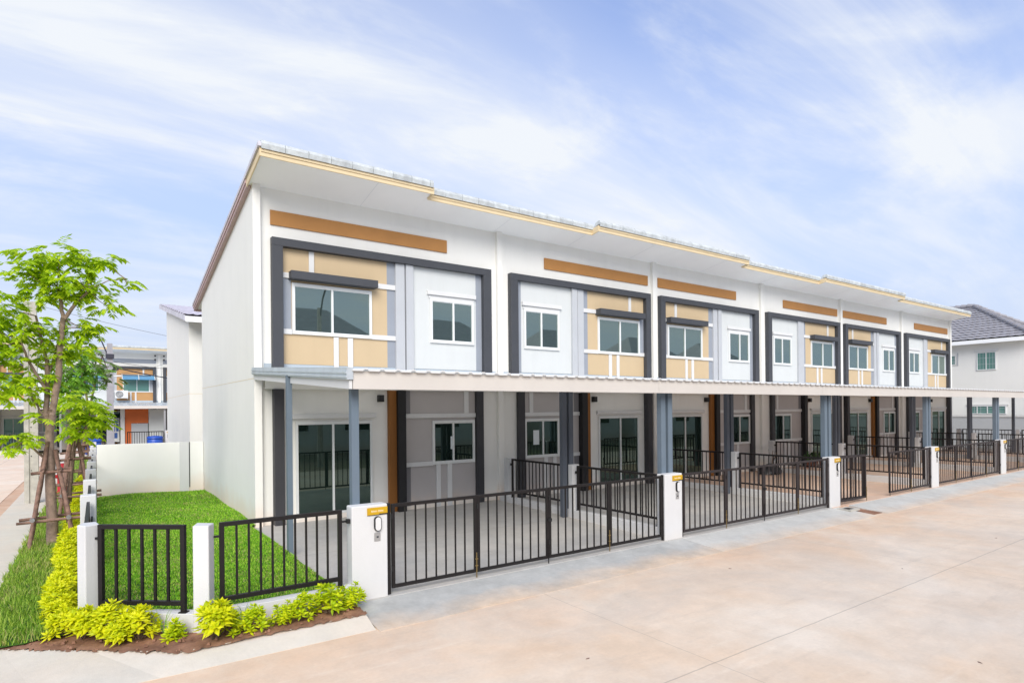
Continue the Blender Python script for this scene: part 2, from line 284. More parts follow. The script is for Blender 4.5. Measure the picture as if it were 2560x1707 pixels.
# ------------------------------------------------------------------ mesh helpers
class MB:
    def __init__(s): s.v = []; s.f = []
    def hexa(s, p):                              # 8 points: bottom 4 ccw, top 4 ccw
        o = len(s.v); s.v += [tuple(q) for q in p]
        s.f += [tuple(o + i for i in q) for q in ((3, 2, 1, 0), (4, 5, 6, 7), (0, 1, 5, 4), (1, 2, 6, 5), (2, 3, 7, 6), (3, 0, 4, 7))]
        return s
    def box(s, x0, x1, y0, y1, z0, z1):
        if x0 > x1: x0, x1 = x1, x0
        return s.hexa([(x0, y0, z0), (x1, y0, z0), (x1, y1, z0), (x0, y1, z0), (x0, y0, z1), (x1, y0, z1), (x1, y1, z1), (x0, y1, z1)])
    def prism(s, pts, z0, z1):                   # vertical prism over ccw xy polygon
        o = len(s.v); n = len(pts)
        s.v += [(p[0], p[1], z0) for p in pts] + [(p[0], p[1], z1) for p in pts]
        s.f.append(tuple(o + i for i in reversed(range(n)))); s.f.append(tuple(o + n + i for i in range(n)))
        s.f += [(o + i, o + (i + 1) % n, o + n + (i + 1) % n, o + n + i) for i in range(n)]
        return s
    def xprism(s, pts, x0, x1):                  # prism over (y,z) polygon, extruded in x
        o = len(s.v); n = len(pts)
        s.v += [(x0, p[0], p[1]) for p in pts] + [(x1, p[0], p[1]) for p in pts]
        s.f.append(tuple(o + i for i in range(n))); s.f.append(tuple(o + n + i for i in reversed(range(n))))
        s.f += [(o + i, o + n + i, o + n + (i + 1) % n, o + (i + 1) % n) for i in range(n)]
        return s
    def bar(s, a, b, w, h=None):                 # square bar from a to b
        a = Vector(a); b = Vector(b); h = h or w; d = (b - a).normalized()
        up = Vector((0, 0, 1)) if abs(d.z) < 0.9 else Vector((0, 1, 0))
        r = d.cross(up).normalized() * (w / 2); u = r.cross(d).normalized() * (h / 2)
        return s.hexa([a - r - u, a + r - u, b + r - u, b - r - u, a - r + u, a + r + u, b + r + u, b - r + u])
    def tube(s, pts, rad, seg=8, cap=True):
        o = len(s.v); pts = [Vector(p) for p in pts]; n = len(pts)
        rad = rad if isinstance(rad, (list, tuple)) else [rad] * n
        ref = Vector((0.31, 0.93, 0.17))
        for i, p in enumerate(pts):
            d = (pts[min(i + 1, n - 1)] - pts[max(i - 1, 0)]).normalized()
            r = d.cross(ref).normalized(); u = r.cross(d)
            for k in range(seg):
                a = 2 * math.pi * k / seg
                s.v.append(tuple(p + (r * math.cos(a) + u * math.sin(a)) * rad[i]))
        for i in range(n - 1):
            for k in range(seg):
                k2 = (k + 1) % seg
                s.f.append((o + i * seg + k, o + i * seg + k2, o + (i + 1) * seg + k2, o + (i + 1) * seg + k))
        if cap: s.f.append(tuple(o + k for k in range(seg))); s.f.append(tuple(o + (n - 1) * seg + k for k in reversed(range(seg))))
        return s
    def lathe(s, c, prof, seg=16):               # prof: (r, z)
        o = len(s.v)
        for r, z in prof:
            for k in range(seg):
                a = 2 * math.pi * k / seg; s.v.append((c[0] + r * math.cos(a), c[1] + r * math.sin(a), c[2] + z))
        for i in range(len(prof) - 1):
            for k in range(seg):
                k2 = (k + 1) % seg; s.f.append((o + i * seg + k, o + i * seg + k2, o + (i + 1) * seg + k2, o + (i + 1) * seg + k))
        s.f.append(tuple(o + (len(prof) - 1) * seg + k for k in range(seg)))
        return s
    def mesh(s, name, mat, smooth=False):
        me = bpy.data.meshes.new(name); me.from_pydata([tuple(q) for q in s.v], [], s.f); me.validate()
        me.materials.append(MATS[mat] if isinstance(mat, str) else mat)
        if smooth: me.polygons.foreach_set('use_smooth', [True] * len(me.polygons))
        me.update(); return me
    def obj(s, name, mat, parent=None, smooth=False, bevel=0):
        o = bpy.data.objects.new(name, s.mesh(name, mat, smooth)); col.objects.link(o)
        if parent: o.parent = parent
        if bevel:
            b = o.modifiers.new('bevel', 'BEVEL'); b.width = bevel; b.segments = 2; b.limit_method = 'ANGLE'
        return o
def flipmesh(o):                                  # recalc outward normals
    import bmesh
    bm = bmesh.new(); bm.from_mesh(o.data); bmesh.ops.recalc_face_normals(bm, faces=bm.faces); bm.to_mesh(o.data); bm.free(); return o
def thing(name, label, cat, loc=(0, 0, 0), group=None, rz=0):
    o = bpy.data.objects.new(name, None); col.objects.link(o); o.location = loc; o.rotation_euler = (0, 0, rz); o.empty_display_size = 0.2
    o['label'] = label; o['category'] = cat
    if group: o['group'] = group
    return o
def tag(o, label, cat, group=None):
    o['label'] = label; o['category'] = cat
    if group: o['group'] = group
    return o
def struct(o, kind='structure'): o['kind'] = kind; return o
KIDS = {}
def copy_tree(o, parent=None):
    c = o.copy(); col.objects.link(c); c.parent = parent
    for ch in list(o.children): copy_tree(ch, c)
    return c

# ------------------------------------------------------------------ the ground
def sheet(name, pts, z, mat, th=0.3):
    o = MB().prism(pts, z - th, z).obj(name, mat); return struct(o)
g = MB(); g.v = [(-900, -900, -0.42), (900, -900, -0.42), (900, 900, -0.42), (-900, 900, -0.42)]; g.f = [(0, 1, 2, 3)]
struct(g.obj('ground', 'earth_mat'))
sheet('road', [(-30, -12.9), (70, -12.9), (70, -6.45), (-3.95, -6.45), (-4.75, -5.3), (-30, -5.3)], -0.25, 'road_mat', 0.15)
sheet('side_street', [(-9.6, -5.3), (-5.12, -5.3), (-5.12, 36.0), (-9.6, 36.0)], -0.262, 'side_street_mat', 0.12)
sheet('gutter', [(-5.12, -5.3), (-4.72, -5.3), (-4.72, 29.5), (-5.12, 29.5)], -0.275, 'gutter_mat', 0.1)
sheet('back_street', [(-5.12, 29.5), (45, 29.5), (45, 36.0), (-5.12, 36.0)], -0.258, 'side_street_mat', 0.12)
sheet('pavement', [(-4.72, 29.5), (-4.72, -4.4), (-3.9, -4.4), (-3.9, 29.5)], -0.15, 'walk_mat')
m = MB(); inner = [(-3.9, -4.4), (-3.9, -4.735), (-3.64, -4.94), (-2.86, -5.57), (-2.07, -6.17), (-1.0, -6.19), (-0.12, -6.2)]; outer = [(-4.72, -4.4), (-4.72, -5.3), (-4.3, -5.9), (-3.2, -6.45), (-2.3, -6.5), (-1.0, -6.52), (-0.12, -6.53)]
m.v = [(x, y, -.15) for x, y in inner] + [(x, y, (-.15, -.175, -.215)[k] if k < 3 else -.246) for k, (x, y) in enumerate(outer)] + [(x, y, -.4) for x, y in outer] + [(x, y, -.4) for x, y in inner]
n_ = len(inner)
for k in range(n_ - 1): m.f += [(k, n_ + k, n_ + k + 1, k + 1), (n_ + k, 2 * n_ + k, 2 * n_ + k + 1, n_ + k + 1)]
m.f.append((n_ - 1, 2 * n_ - 1, 3 * n_ - 1, 4 * n_ - 1)); struct(flipmesh(m.obj('pavement', 'walk_mat')))
# soil bed round the corner of the garden
rs = random.Random(3)
def bumpy(name, poly_fn, x0, x1, y0, y1, st, z, amp, mat):
    m = MB(); nx = int((x1 - x0) / st) + 1; ny = int((y1 - y0) / st) + 1; idx = {}
    for j in range(ny):
        for i in range(nx):
            x = x0 + i * st; y = y0 + j * st
            idx[i, j] = len(m.v); m.v.append((x, y, z + rs.uniform(-amp, amp)))
    for j in range(ny - 1):
        for i in range(nx - 1):
            cx = x0 + (i + .5) * st; cy = y0 + (j + .5) * st
            if poly_fn(cx, cy): m.f.append((idx[i, j], idx[i + 1, j], idx[i + 1, j + 1], idx[i, j + 1]))
    return m.obj(name, mat, smooth=True)
def in_verge(x, y): return -3.95 < x < -2.95 and y > -5.0 + max(0, 0) and (x + 3.64) * 0.626 * 1 + (y + 4.94) * 0.78 > -0.02
def in_soil(x, y):
    if y > -4.4 or x > -0.1: return False
    if y < -6.22: return False
    return (x + 3.64) * 0.626 + (y + 4.94) * 0.78 > -0.03
struct(bumpy('soil', in_soil, -3.7, -0.08, -6.24, -4.5, 0.045, -0.142, 0.016, 'soil_mat'))
struct(bumpy('verge', lambda x, y: in_verge(x, y), -3.92, -2.98, -5.0, 29.4, 0.12, -0.118, 0.015, 'turf_mat'))
# drive slabs in front of the houses, one sloping sheet per house
ZS0, ZS1 = -0.05, -0.15
def slab(name, x0, x1, mat):
    o = MB().xprism([(0.2, -0.4), (0.2, ZS0), (-5.72, ZS1), (-5.72, -0.4)], x0, x1).obj(name, mat); flipmesh(o); return struct(o)
slab('driveway', -0.21, 5.93, 'slab_mat'); slab('driveway', 5.97, 11.93, 'slab_mat')
for i in range(2, 6): slab('driveway', 6 * i - .03, 6 * i + 5.93, 'slab_peach')
def apron(x0, x1, y1=-6.62, mat='apron_mat'):
    o = MB().xprism([(-5.72, -0.4), (-5.72, -0.162), (-6.1, -0.2), (y1, -0.245), (y1, -0.4)], x0, x1).obj('apron', mat); flipmesh(o); return struct(o)
apron(-0.1, 6.35, mat='apron_first'); apron(6.36, 12.25); apron(12.75, 18.35); apron(18.36, 36.4)
o = MB().xprism([(-5.6, -0.4), (-5.6, -0.2), (-6.5, -0.24), (-6.5, -0.4)], 12.25, 12.75).obj('soil', 'soil_mat'); flipmesh(o); struct(o)

# lawn inside the fence
def lawn_h(x, y): return 0.0 + 0.035 * math.sin(x * 2.1 + y * .8) * math.sin(y * 0.9 + 1) - 0.02 + 0.05 * max(0, min(1, (y + 5.5) / 8)) * 0.6
LAWN = [(-2.8, -4.85), (-1.85, -5.58), (-0.15, -5.58), (-0.2, -0.2), (-0.14, 6.95), (-2.8, 6.95)]
def in_lawn(x, y):
    if y > 6.95 or x < -2.8: return False
    if y > -0.12: return x < -0.12
    e = -0.2
    if y < -3: e = -0.2 + 0.02 * math.sin(y * 7)
    if x > e: return False
    return (x + 2.8) * 0.61 + (y + 4.85) * 0.79 > 0 and y > -5.6
m = MB(); st = 0.14; nx, ny = 21, 92; 
for j in range(ny):
    for i in range(nx):
        x = -2.86 + i * st; y = -5.66 + j * st; m.v.append((x, y, lawn_h(x, y)))
for j in range(ny - 1):
    for i in range(nx - 1):
        if in_lawn(max(-2.79, min(-.22, -2.86 + (i + .5) * st)) if False else -2.86 + (i + .5) * st, -5.66 + (j + .5) * st): m.f.append((j * nx + i, j * nx + i + 1, (j + 1) * nx + i + 1, (j + 1) * nx + i))
struct(m.obj('lawn', 'turf_mat', smooth=True))
def blades(name, fn, hfn, x0, x1, y0, y1, dens, L, W, mat, seed, near=None, lean=0.5):
    rng = np.random.default_rng(seed); V = []; F = []
    n = int((x1 - x0) * (y1 - y0) * dens)
    xs = rng.uniform(x0, x1, n); ys = rng.uniform(y0, y1, n); k = 0
    for x, y, u, a, t, q in zip(xs, ys, rng.random(n), rng.uniform(0, 6.283, n), rng.random(n), rng.random(n)):
        if near and q > near(y): continue
        if not fn(x, y): continue
        z = hfn(x, y); l = L * (0.5 + u); wd = W * (0.7 + .6 * t) * (1 if not near else 1 / max(.35, near(y)) ** .5)
        ca, sa = math.cos(a), math.sin(a); le = l * lean * (0.4 + t)
        px, py = -sa * wd / 2, ca * wd / 2
        V += [(x - px, y - py, z), (x + px, y + py, z), (x + px * .6 + ca * le * .45, y + py * .6 + sa * le * .45, z + l * .62), (x - px * .6 + ca * le * .45, y - py * .6 + sa * le * .45, z + l * .62), (x + ca * le, y + sa * le, z + l * (1 - .25 * lean))]
        F += [(k, k + 1, k + 2, k + 3), (k + 3, k + 2, k + 4)]; k += 5
    m = MB(); m.v = V; m.f = F; o = m.obj(name, mat); o['kind'] = 'stuff'; return o
blades('grass', in_lawn, lawn_h, -2.8, -0.12, -5.6, 6.95, 3900, 0.025, 0.010, 'lawn_blade', 1, near=lambda y: 1.0 if y < -1 else max(.4, 1 - (y + 1) * .09), lean=0.9)
VW = lambda x, y: in_verge(x, y) and x < -3.02 + 0.05 * math.sin(y * 5) and x > -3.93 + 0.03 * math.sin(y * 9) and not (y < -4.3 and x > -3.24)
blades('grass', VW, lambda x, y: -0.12, -3.95, -3.0, -5.0, 26, 1900, 0.085, 0.008, 'verge_blade', 2, near=lambda y: 1.0 if y < 1 else max(.22, 1 - (y - 1) * .1), lean=0.7)
# clods and dead leaves on the soil
m = MB()
for i in range(170):
    x = rs.uniform(-3.5, -.2); y = rs.uniform(-6.18, -4.9)
    if not in_soil(x, y) or (y > -5.7 and x > -2.3): continue
    r = rs.uniform(.008, .028); a = rs.uniform(0, 3); c, s_ = math.cos(a) * r, math.sin(a) * r; z = -.135
    m.hexa([(x - c, y - s_, z), (x + s_, y - c, z), (x + c, y + s_, z), (x - s_, y + c, z), (x - c * .5, y - s_ * .6, z + r * .8), (x + s_ * .6, y - c * .5, z + r), (x + c * .6, y + s_ * .5, z + r * .7), (x - s_ * .6, y + c * .5, z + r)])
m.obj('clods', 'soil_mat')['kind'] = 'stuff'

# ------------------------------------------------------------------ the row houses
DEPTH = 7.2
def roof_z(y): return 7.02 - 0.172 * y            # underside of the roof slab
def window(u0, u1, z0, z1, mirror, parent, gl, y=0.0, mull=None, fw=0.06, name='window'):
    X = lambda u: (6 - u if mirror else u)
    f = MB(); e = y - 0.045
    def bx(a, b, c, d, yy=0.0, th=0.045): f.box(X(a), X(b), y - th - yy, y - 0.001, c, d)
    bx(u0, u1, z1 - fw, z1); bx(u0, u1, z0, z0 + fw); bx(u0, u0 + fw, z0 + fw, z1 - fw); bx(u1 - fw, u1, z0 + fw, z1 - fw)
    mu = mull or (u0 + u1) / 2
    bx(mu - .022, mu + .022, z0 + fw, z1 - fw, 0.003)
    # inner sash rails, thinner, and a thin outer rebate
    for a, b in ((u0 + fw, mu - .022), (mu + .022, u1 - fw)):
        f.box(X(a), X(b), y - .03, y - .002, z0 + fw, z0 + fw + .018); f.box(X(a), X(b), y - .03, y - .002, z1 - fw - .018, z1 - fw)
    w_ = f.obj(name, 'frame_alu', parent)
    for a, b in ((u0 + fw, mu - .022), (mu + .022, u1 - fw)):
        MB().box(X(a), X(b), y - .016, y - .003, z0 + fw + .018, z1 - fw - .018).obj('pane', gl, w_)
    return w_
def build_house(mirror, pal, name='townhouse', detail=True, loc=(0, 0, 0), label='', end=None, rear=True):
    t = thing(name, label, 'house', loc, 'row of terraced houses')
    X = lambda u: (6 - u if mirror else u)
    def P(nm, mat, *boxes, bevel=0):
        if nm in ('trim', 'grey_panel', 'pilaster'):
            for q in boxes: MB().box(X(q[0]), X(q[1]), *q[2:]).obj(nm, mat, t, bevel=bevel)
            return
        m = MB()
        for a, b, y0, y1, z0, z1 in boxes: m.box(X(a), X(b), y0, y1, z0, z1)
        return m.obj(nm, mat, t, bevel=bevel)
    # wall volume: lower storey, upper storey
    m = MB(); m.xprism([(0.0, -.3), (0.0, roof_z(0)), (DEPTH, roof_z(DEPTH)), (DEPTH, -.3)], 0.03, 5.97)
    flipmesh(m.obj('wall', pal['front'], t))
    # party wall fin / downpipe strip at the left boundary (and at the right one for the last house)
    xs = [(-0.08, 0.08)] if end != 'left' else [(-0.12, 0.03)]
    if end == 'right': xs.append((5.95, 6.12))
    for a, b in xs:
        m = MB().xprism([(-0.1, -.3), (-0.1, roof_z(-.1) - .003), (DEPTH, roof_z(DEPTH) - .003), (DEPTH, -.3)], a, b)
        flipmesh(m.obj('party_wall', pal['side'], t))
    # beam over the ground floor
    MB().box(.09, 5.9, -0.1, -.001, 2.80, 3.10).obj('beam', pal['front'], t)
    # upper floor decoration
    MB().box(.09, 5.9, -.012, -.0015, 3.101, 3.34).obj('base_band', pal['band'], t)
    P('brown_band', pal['brown'], (.24, 4.45, -.035, -.001, 6.26, 6.57), bevel=.004)
    P('surround', pal['dark'], (.24, 5.69, -.16, -.001, 5.81, 5.98), (.24, .46, -.16, -.0011, 3.1, 5.81), (5.45, 5.69, -.16, -.0011, 3.1, 5.81), bevel=.006)
    P('bay_panel', pal['beige'], (.46, 2.84, -.02, -.002, 3.34, 5.805))
    P('grey_panel', pal['bluegrey'], (2.84, 3.04, -.018, -.002, 3.34, 5.806), (.46, .655, -.024, -.021, 4.09, 5.165), (5.28, 5.45, -.03, -.002, 3.34, 5.806))
    P('pilaster', pal['palegrey'], (3.04, 3.27, -.08, -.002, 3.1, 5.807), (3.30, 3.49, -.10, -.002, 3.1, 5.808), bevel=.004)
    P('white_panel', pal['panel'], (3.49, 5.28, -.026, -.002, 3.34, 5.809))
    P('trim', 'trim_white', (1.03, 1.14, -.05, -.0205, 5.29, 5.80), (.46, 3.04, -.055, -.0205, 5.17, 5.285), (.46, .66, -.055, -.0245, 3.975, 4.085), (2.45, 3.04, -.055, -.0205, 3.975, 4.085),
      (1.56, 1.67, -.05, -.0205, 3.1, 3.97), (1.88, 2.0, -.05, -.0205, 3.1, 3.97), bevel=.003)
    P('canopy', pal['dark'], (.60, 2.53, -.26, -.0205, 5.135, 5.305), bevel=.006)
    window(.665, 2.45, 3.985, 5.085, mirror, t, pal['glass_up'], -.02, 1.53)
    P('window_hood', 'trim_white', (3.88, 5.26, -.09, -.027, 5.165, 5.265), bevel=.004)
    P('window_hood', 'trim_white', (3.92, 5.22, -.045, -.027, 5.085, 5.16))
    window(3.955, 5.195, 3.99, 5.08, mirror, t, pal['glass_up'], -.026, 4.60)
    # ground floor
    P('plinth', pal['front'], (.47, 2.82, -.058, -.0012, -.062, .05))
    P('plinth', pal['front'], (3.25, 5.2, -.035, -.0012, -.062, .03))
    P('dark_pilaster', 'charcoal_low', (.25, .45, -.2, -.0013, -.07, 2.799), bevel=.004)
    P('dark_pilaster', 'charcoal_low', (5.23, 5.44, -.12, -.0013, -.07, 2.799), bevel=.004)
    P('brown_pilaster', 'brown_deep', (2.83, 3.02, -.10, -.0014, -.07, 2.799))
    P('black_pilaster', 'near_black', (3.02, 3.22, -.2, -.0013, -.07, 2.799))
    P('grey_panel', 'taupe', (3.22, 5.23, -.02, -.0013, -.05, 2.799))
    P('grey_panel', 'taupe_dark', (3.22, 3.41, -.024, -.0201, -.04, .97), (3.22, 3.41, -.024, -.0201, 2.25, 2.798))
    P('trim', 'trim_white', (3.22, 5.23, -.06, -.0205, 2.14, 2.245), (3.22, 4.0, -.06, -.0245, .97, 1.075), (4.09, 4.21, -.05, -.0205, -.07, .985), (4.40, 4.53, -.05, -.0205, -.07, .985), (4.90, 5.03, -.05, -.0205, 2.246, 2.797), bevel=.003)
    window(3.99, 5.2, .99, 2.07, mirror, t, pal['glass_low'], -.02, 4.57)
    P('door_hood', 'trim_white', (.60, 2.52, -.08, -.001, 2.165, 2.265), bevel=.004)
    window(.72, 2.44, .03, 2.10, mirror, t, pal['glass_low'], -.001, 1.53, .05, 'sliding_door')
    wl = P('wall_lamp', 'lamp_black', (2.58, 2.70, -.14, -.001, 2.53, 2.69), bevel=.004)
    # roof: two overhangs, longer over the bay
    for a, b, ov in ((-.0, 3.46, 1.2 if end != 'right' else .94), (3.46, 6.0, .94)):
        xa, xb = sorted((X(a), X(b)))
        if end == 'left' and a == 0: xa = -.19
        if end == 'right' and (xb > 5.99): xb = 6.2
        zo = roof_z(-ov)
        m = MB().xprism([(-ov + .02, zo - .002), (-ov + .02, zo + .10), (DEPTH + .95, roof_z(DEPTH + .95) + .10), (DEPTH + .95, roof_z(DEPTH + .95) - .002), (DEPTH, roof_z(DEPTH)), (0, roof_z(0))], xa + .001, xb - .001)
        so = flipmesh(m.obj('soffit', 'soffit', t))
        # soffit board joints
        mj = MB()
        for q in np.arange(xa + 2.4, xb - .1, 2.4):
            mj.hexa([(q - .004, -ov + .03, roof_z(-ov + .03) - .0045), (q + .004, -ov + .03, roof_z(-ov + .03) - .0045), (q + .004, -.01, roof_z(-.01) - .0045), (q - .004, -.01, roof_z(-.01) - .0045), (q - .004, -ov + .03, roof_z(-ov + .03) - .0015), (q + .004, -ov + .03, roof_z(-ov + .03) - .0015), (q + .004, -.01, roof_z(-.01) - .0015), (q - .004, -.01, roof_z(-.01) - .0015)])
        if mj.v: mj.obj('soffit_joint', 'soffit_line', so)
        m = MB(); m.box(xa, xb, -ov - .012, -ov + .018, zo - .045, zo + .115); m.box(xa, xb, -ov - .03, -ov - .0125, zo + .035, zo + .112)
        
        if a > 0 and ov < 1:                        # cream return board where the longer overhang steps out
            z1 = roof_z(-1.2); xr = X(3.46); sg = 1 if mirror else -1
            if end != 'right': m.hexa([(min(xr - sg * .03, xr), -1.212, z1 - .045), (max(xr - sg * .03, xr), -1.212, z1 - .045), (max(xr - sg * .03, xr), -.95, roof_z(-.95) - .045), (min(xr - sg * .03, xr), -.95, roof_z(-.95) - .045), (min(xr - sg * .03, xr), -1.212, z1 + .115), (max(xr - sg * .03, xr), -1.212, z1 + .115), (max(xr - sg * .03, xr), -.95, roof_z(-.95) + .115), (min(xr - sg * .03, xr), -.95, roof_z(-.95) + .115)])
        m.obj('fascia_board', 'cream', t)
        # tiled top
        m = MB(); m.xprism([(-ov - .03, zo + .117), (-ov - .03, zo + .15), (DEPTH + 1.0, roof_z(DEPTH + 1.0) + .15), (DEPTH + 1.0, roof_z(DEPTH + 1.0) + .117)], xa, xb)
        flipmesh(m.obj('roof', 'roof_tile_pale', t))
        m = MB(); q = xa; k = 0                     # trough caps along the top edge, butted with open joints
        while q < xb - .02:
            l = min(.445, xb - q); jit = random.uniform(0, .004)
            for (qa, qb, hh, ex) in ((q, q + l - .009, .165, 0),):
                pr = [(-ov - .055 - ex, 0.0), (-ov - .075 - ex, .55), (-ov - .045 - ex, .95), (-ov + .02, 1.0), (-ov + .12, .9), (-ov + .2, .25)]
                o_ = len(m.v)
                for xx in (qa, qb):
                    for (yy, f) in pr: m.v.append((xx, yy, zo + .085 + f * hh + jit))
                n_ = len(pr)
                m.f += [(o_ + i, o_ + i + 1, o_ + n_ + i + 1, o_ + n_ + i) for i in range(n_ - 1)]
                m.f += [tuple(o_ + i for i in range(n_)), tuple(o_ + n_ + i for i in reversed(range(n_)))]
            q += l; k += 1
        flipmesh(m.obj('ridge_tiles', 'cap_tile', t))
    if end == 'left':
        # verge board: cream over the overhang, dusty red beyond the wall corner; tile edge on top
        def rake(nm, mat, y0, y1, d0, d1, x0, x1):
            m = MB().xprism([(y0, roof_z(y0) + d0), (y0, roof_z(y0) + d1), (y1, roof_z(y1) + d1), (y1, roof_z(y1) + d0)], x0, x1); flipmesh(m.obj(nm, mat, t))
        rake('verge_board', 'cream', -1.212, 0.02, -.045, .115, -.215, -.19)
        rake('verge_board', 'rake_red', 0.02, DEPTH + 1.0, -.035, .115, -.215, -.122)
        rake('verge_board', 'rake_red', 0.02, DEPTH + 1.0, .03, .112, -.235, -.2155)
        rake('verge_tiles', 'roof_tile_pale', -1.25, DEPTH + 1.05, .118, .20, -.25, -.16)
        # cast joint round the side wall at floor level
        m = MB(); m.xprism([(-.1, 3.01), (-.1, 3.02), (DEPTH, 3.07), (DEPTH, 3.06)], -.1225, -.1202); flipmesh(m.obj('wall_joint', 'cream', t))
        # bench mark: gutter end at the low eave
        m = MB(); m.box(-.2, .3, DEPTH + .93, DEPTH + 1.02, roof_z(DEPTH + 1) - .05, roof_z(DEPTH + 1) + .1); m.obj('eaves_board', 'rake_red', t)
    return t
PAL = dict(front='wall_front', side='wall_white', band='base_band', brown='brown', dark='charcoal', beige='beige', bluegrey='blue_grey', palegrey='pale_grey', panel='panel_white', glass_up='glass_upper', glass_low='glass_lower')
HL = ['first house of the row, nearest the lawn, with the tall white gable side wall', 'second house of the row, directly behind the second gate pillar with a yellow plate',
      'third house of the row, its yard has the black sack by the wall', 'fourth house of the row, behind the half open gate on the right', 'fifth house of the row, next to last before the tiled house',
      'sixth and last house of the row, next to the house with dark tiled hip roof']
houses = []
for i in range(6):
    h = build_house(i % 2 == 1, PAL, loc=(6 * i, 0, 0), label=HL[i], end='left' if i == 0 else 'right' if i == 5 else None)
    houses.append(h)
# notices behind the glass
for hi, (x, y0, z0, w_, h_) in ((0, (4.50, -.039, 1.35, .07, .32)), (1, (7.1 - 6, -.039, 1.35, .2, .4))):
    MB().box(x, x + w_, y0 - .0015, y0 + .002, z0, z0 + h_).obj('notice', 'paper', houses[hi])

# ------------------------------------------------------------------ carport
cp = thing('carport', 'long white lean-to carport roof on blue grey steel posts along the whole row', 'carport', (0, -5.6, 0))
def CP(m, nm, mat, **k):
    m.v = [(v[0], v[1] + 5.6, v[2]) for v in m.v]; return m.obj(nm, mat, cp, **k)
Y0, Y1 = -.105, -5.78
def cz(y): return 3.20 + (y - Y0) / (Y1 - Y0) * (2.845 - 3.20)
m = MB(); pitch = .225; x = -.1; prof = [(0, 0), (.60, 0), (.70, .022), (.88, .022)]; top = []
while x < 36.1:
    for a, h in prof: top.append((x + a * pitch, h))
    x += pitch
n_ = len(top)
for y in (Y0, Y1):
    m.v += [(a, y, cz(y) + h) for a, h in top]
for i in range(n_ - 1):
    m.f += [(i, i + 1, n_ + i + 1, n_ + i)]
CP(m, 'roof_sheet', 'roof_sheet_white')
m = MB()
for a, h in zip(top[:-1], top[1:]): m.hexa([(a[0], Y1 - .003, cz(Y1) + a[1] - .014), (h[0], Y1 - .003, cz(Y1) + h[1] - .014), (h[0], Y1 + .02, cz(Y1) + h[1] - .004), (a[0], Y1 + .02, cz(Y1) + a[1] - .004), (a[0], Y1 - .003, cz(Y1) + a[1] + .004), (h[0], Y1 - .003, cz(Y1) + h[1] + .004), (h[0], Y1 + .02, cz(Y1) + h[1] + .004), (a[0], Y1 + .02, cz(Y1) + a[1] + .004)])
CP(m, 'sheet_edge', 'trim_white')
m = MB(); q = -.08
while q < 36: m.box(q, min(q + 5.79, 36.05), -5.74, -5.70, 2.60, 2.835); q += 5.796
CP(m, 'fascia', 'fascia')
m = MB().xprism([(-.13, 2.985), (-.13, 3.085), (-5.735, 2.715), (-5.735, 2.60)], -.13, -.09); flipmesh(CP(m, 'side_beam', 'trim_white'))
m = MB()
m.xprism([(-.13, 3.087), (-.13, 3.235), (-5.76, 2.875), (-5.76, 2.72)], -.17, -.085)
for a, b in ((.02, .045), (.075, .10)): m.xprism([(-.13, 3.087 + a), (-.13, 3.087 + b), (-5.762, 2.72 + b), (-5.762, 2.72 + a)], -.185, -.1705)
flipmesh(CP(m, 'side_flashing', 'roof_metal'))
m = MB()
for y in (-1.0, -2.0, -4.0, -5.0): m.box(-.08, 36.0, y - .025, y + .025, cz(y) - .06, cz(y) - .012)
CP(m, 'purlin', 'steel_under')
for n in range(7):
    for dxm, dxf in ((-.18, .095), (.01, .29)):
        if n == 0 and dxf > .2: continue
        if n == 6 and dxf > .2: continue
        xm = 6 * n + dxm if n else -.14; xf = 6 * n + dxf if n else .03
        wm = .062 if n else .04; wf = .062 if n else .05
        CP(MB().box(xm - wm, xm + wm, -2.91, -2.80, -.2, cz(-2.85) - .10), 'post', 'steel_dark' if n else 'steel_blue', bevel=.003)
        CP(MB().box(xf - wf, xf + wf, -5.51, -5.40, -.25, cz(-5.45) - .10), 'post', 'steel_blue', bevel=.003)
        mm = MB().bar((xm, -.12, cz(-.12) - .065), (xm, -5.69, cz(-5.69) - .065), .05, .07); CP(mm, 'rafter', 'steel_under')

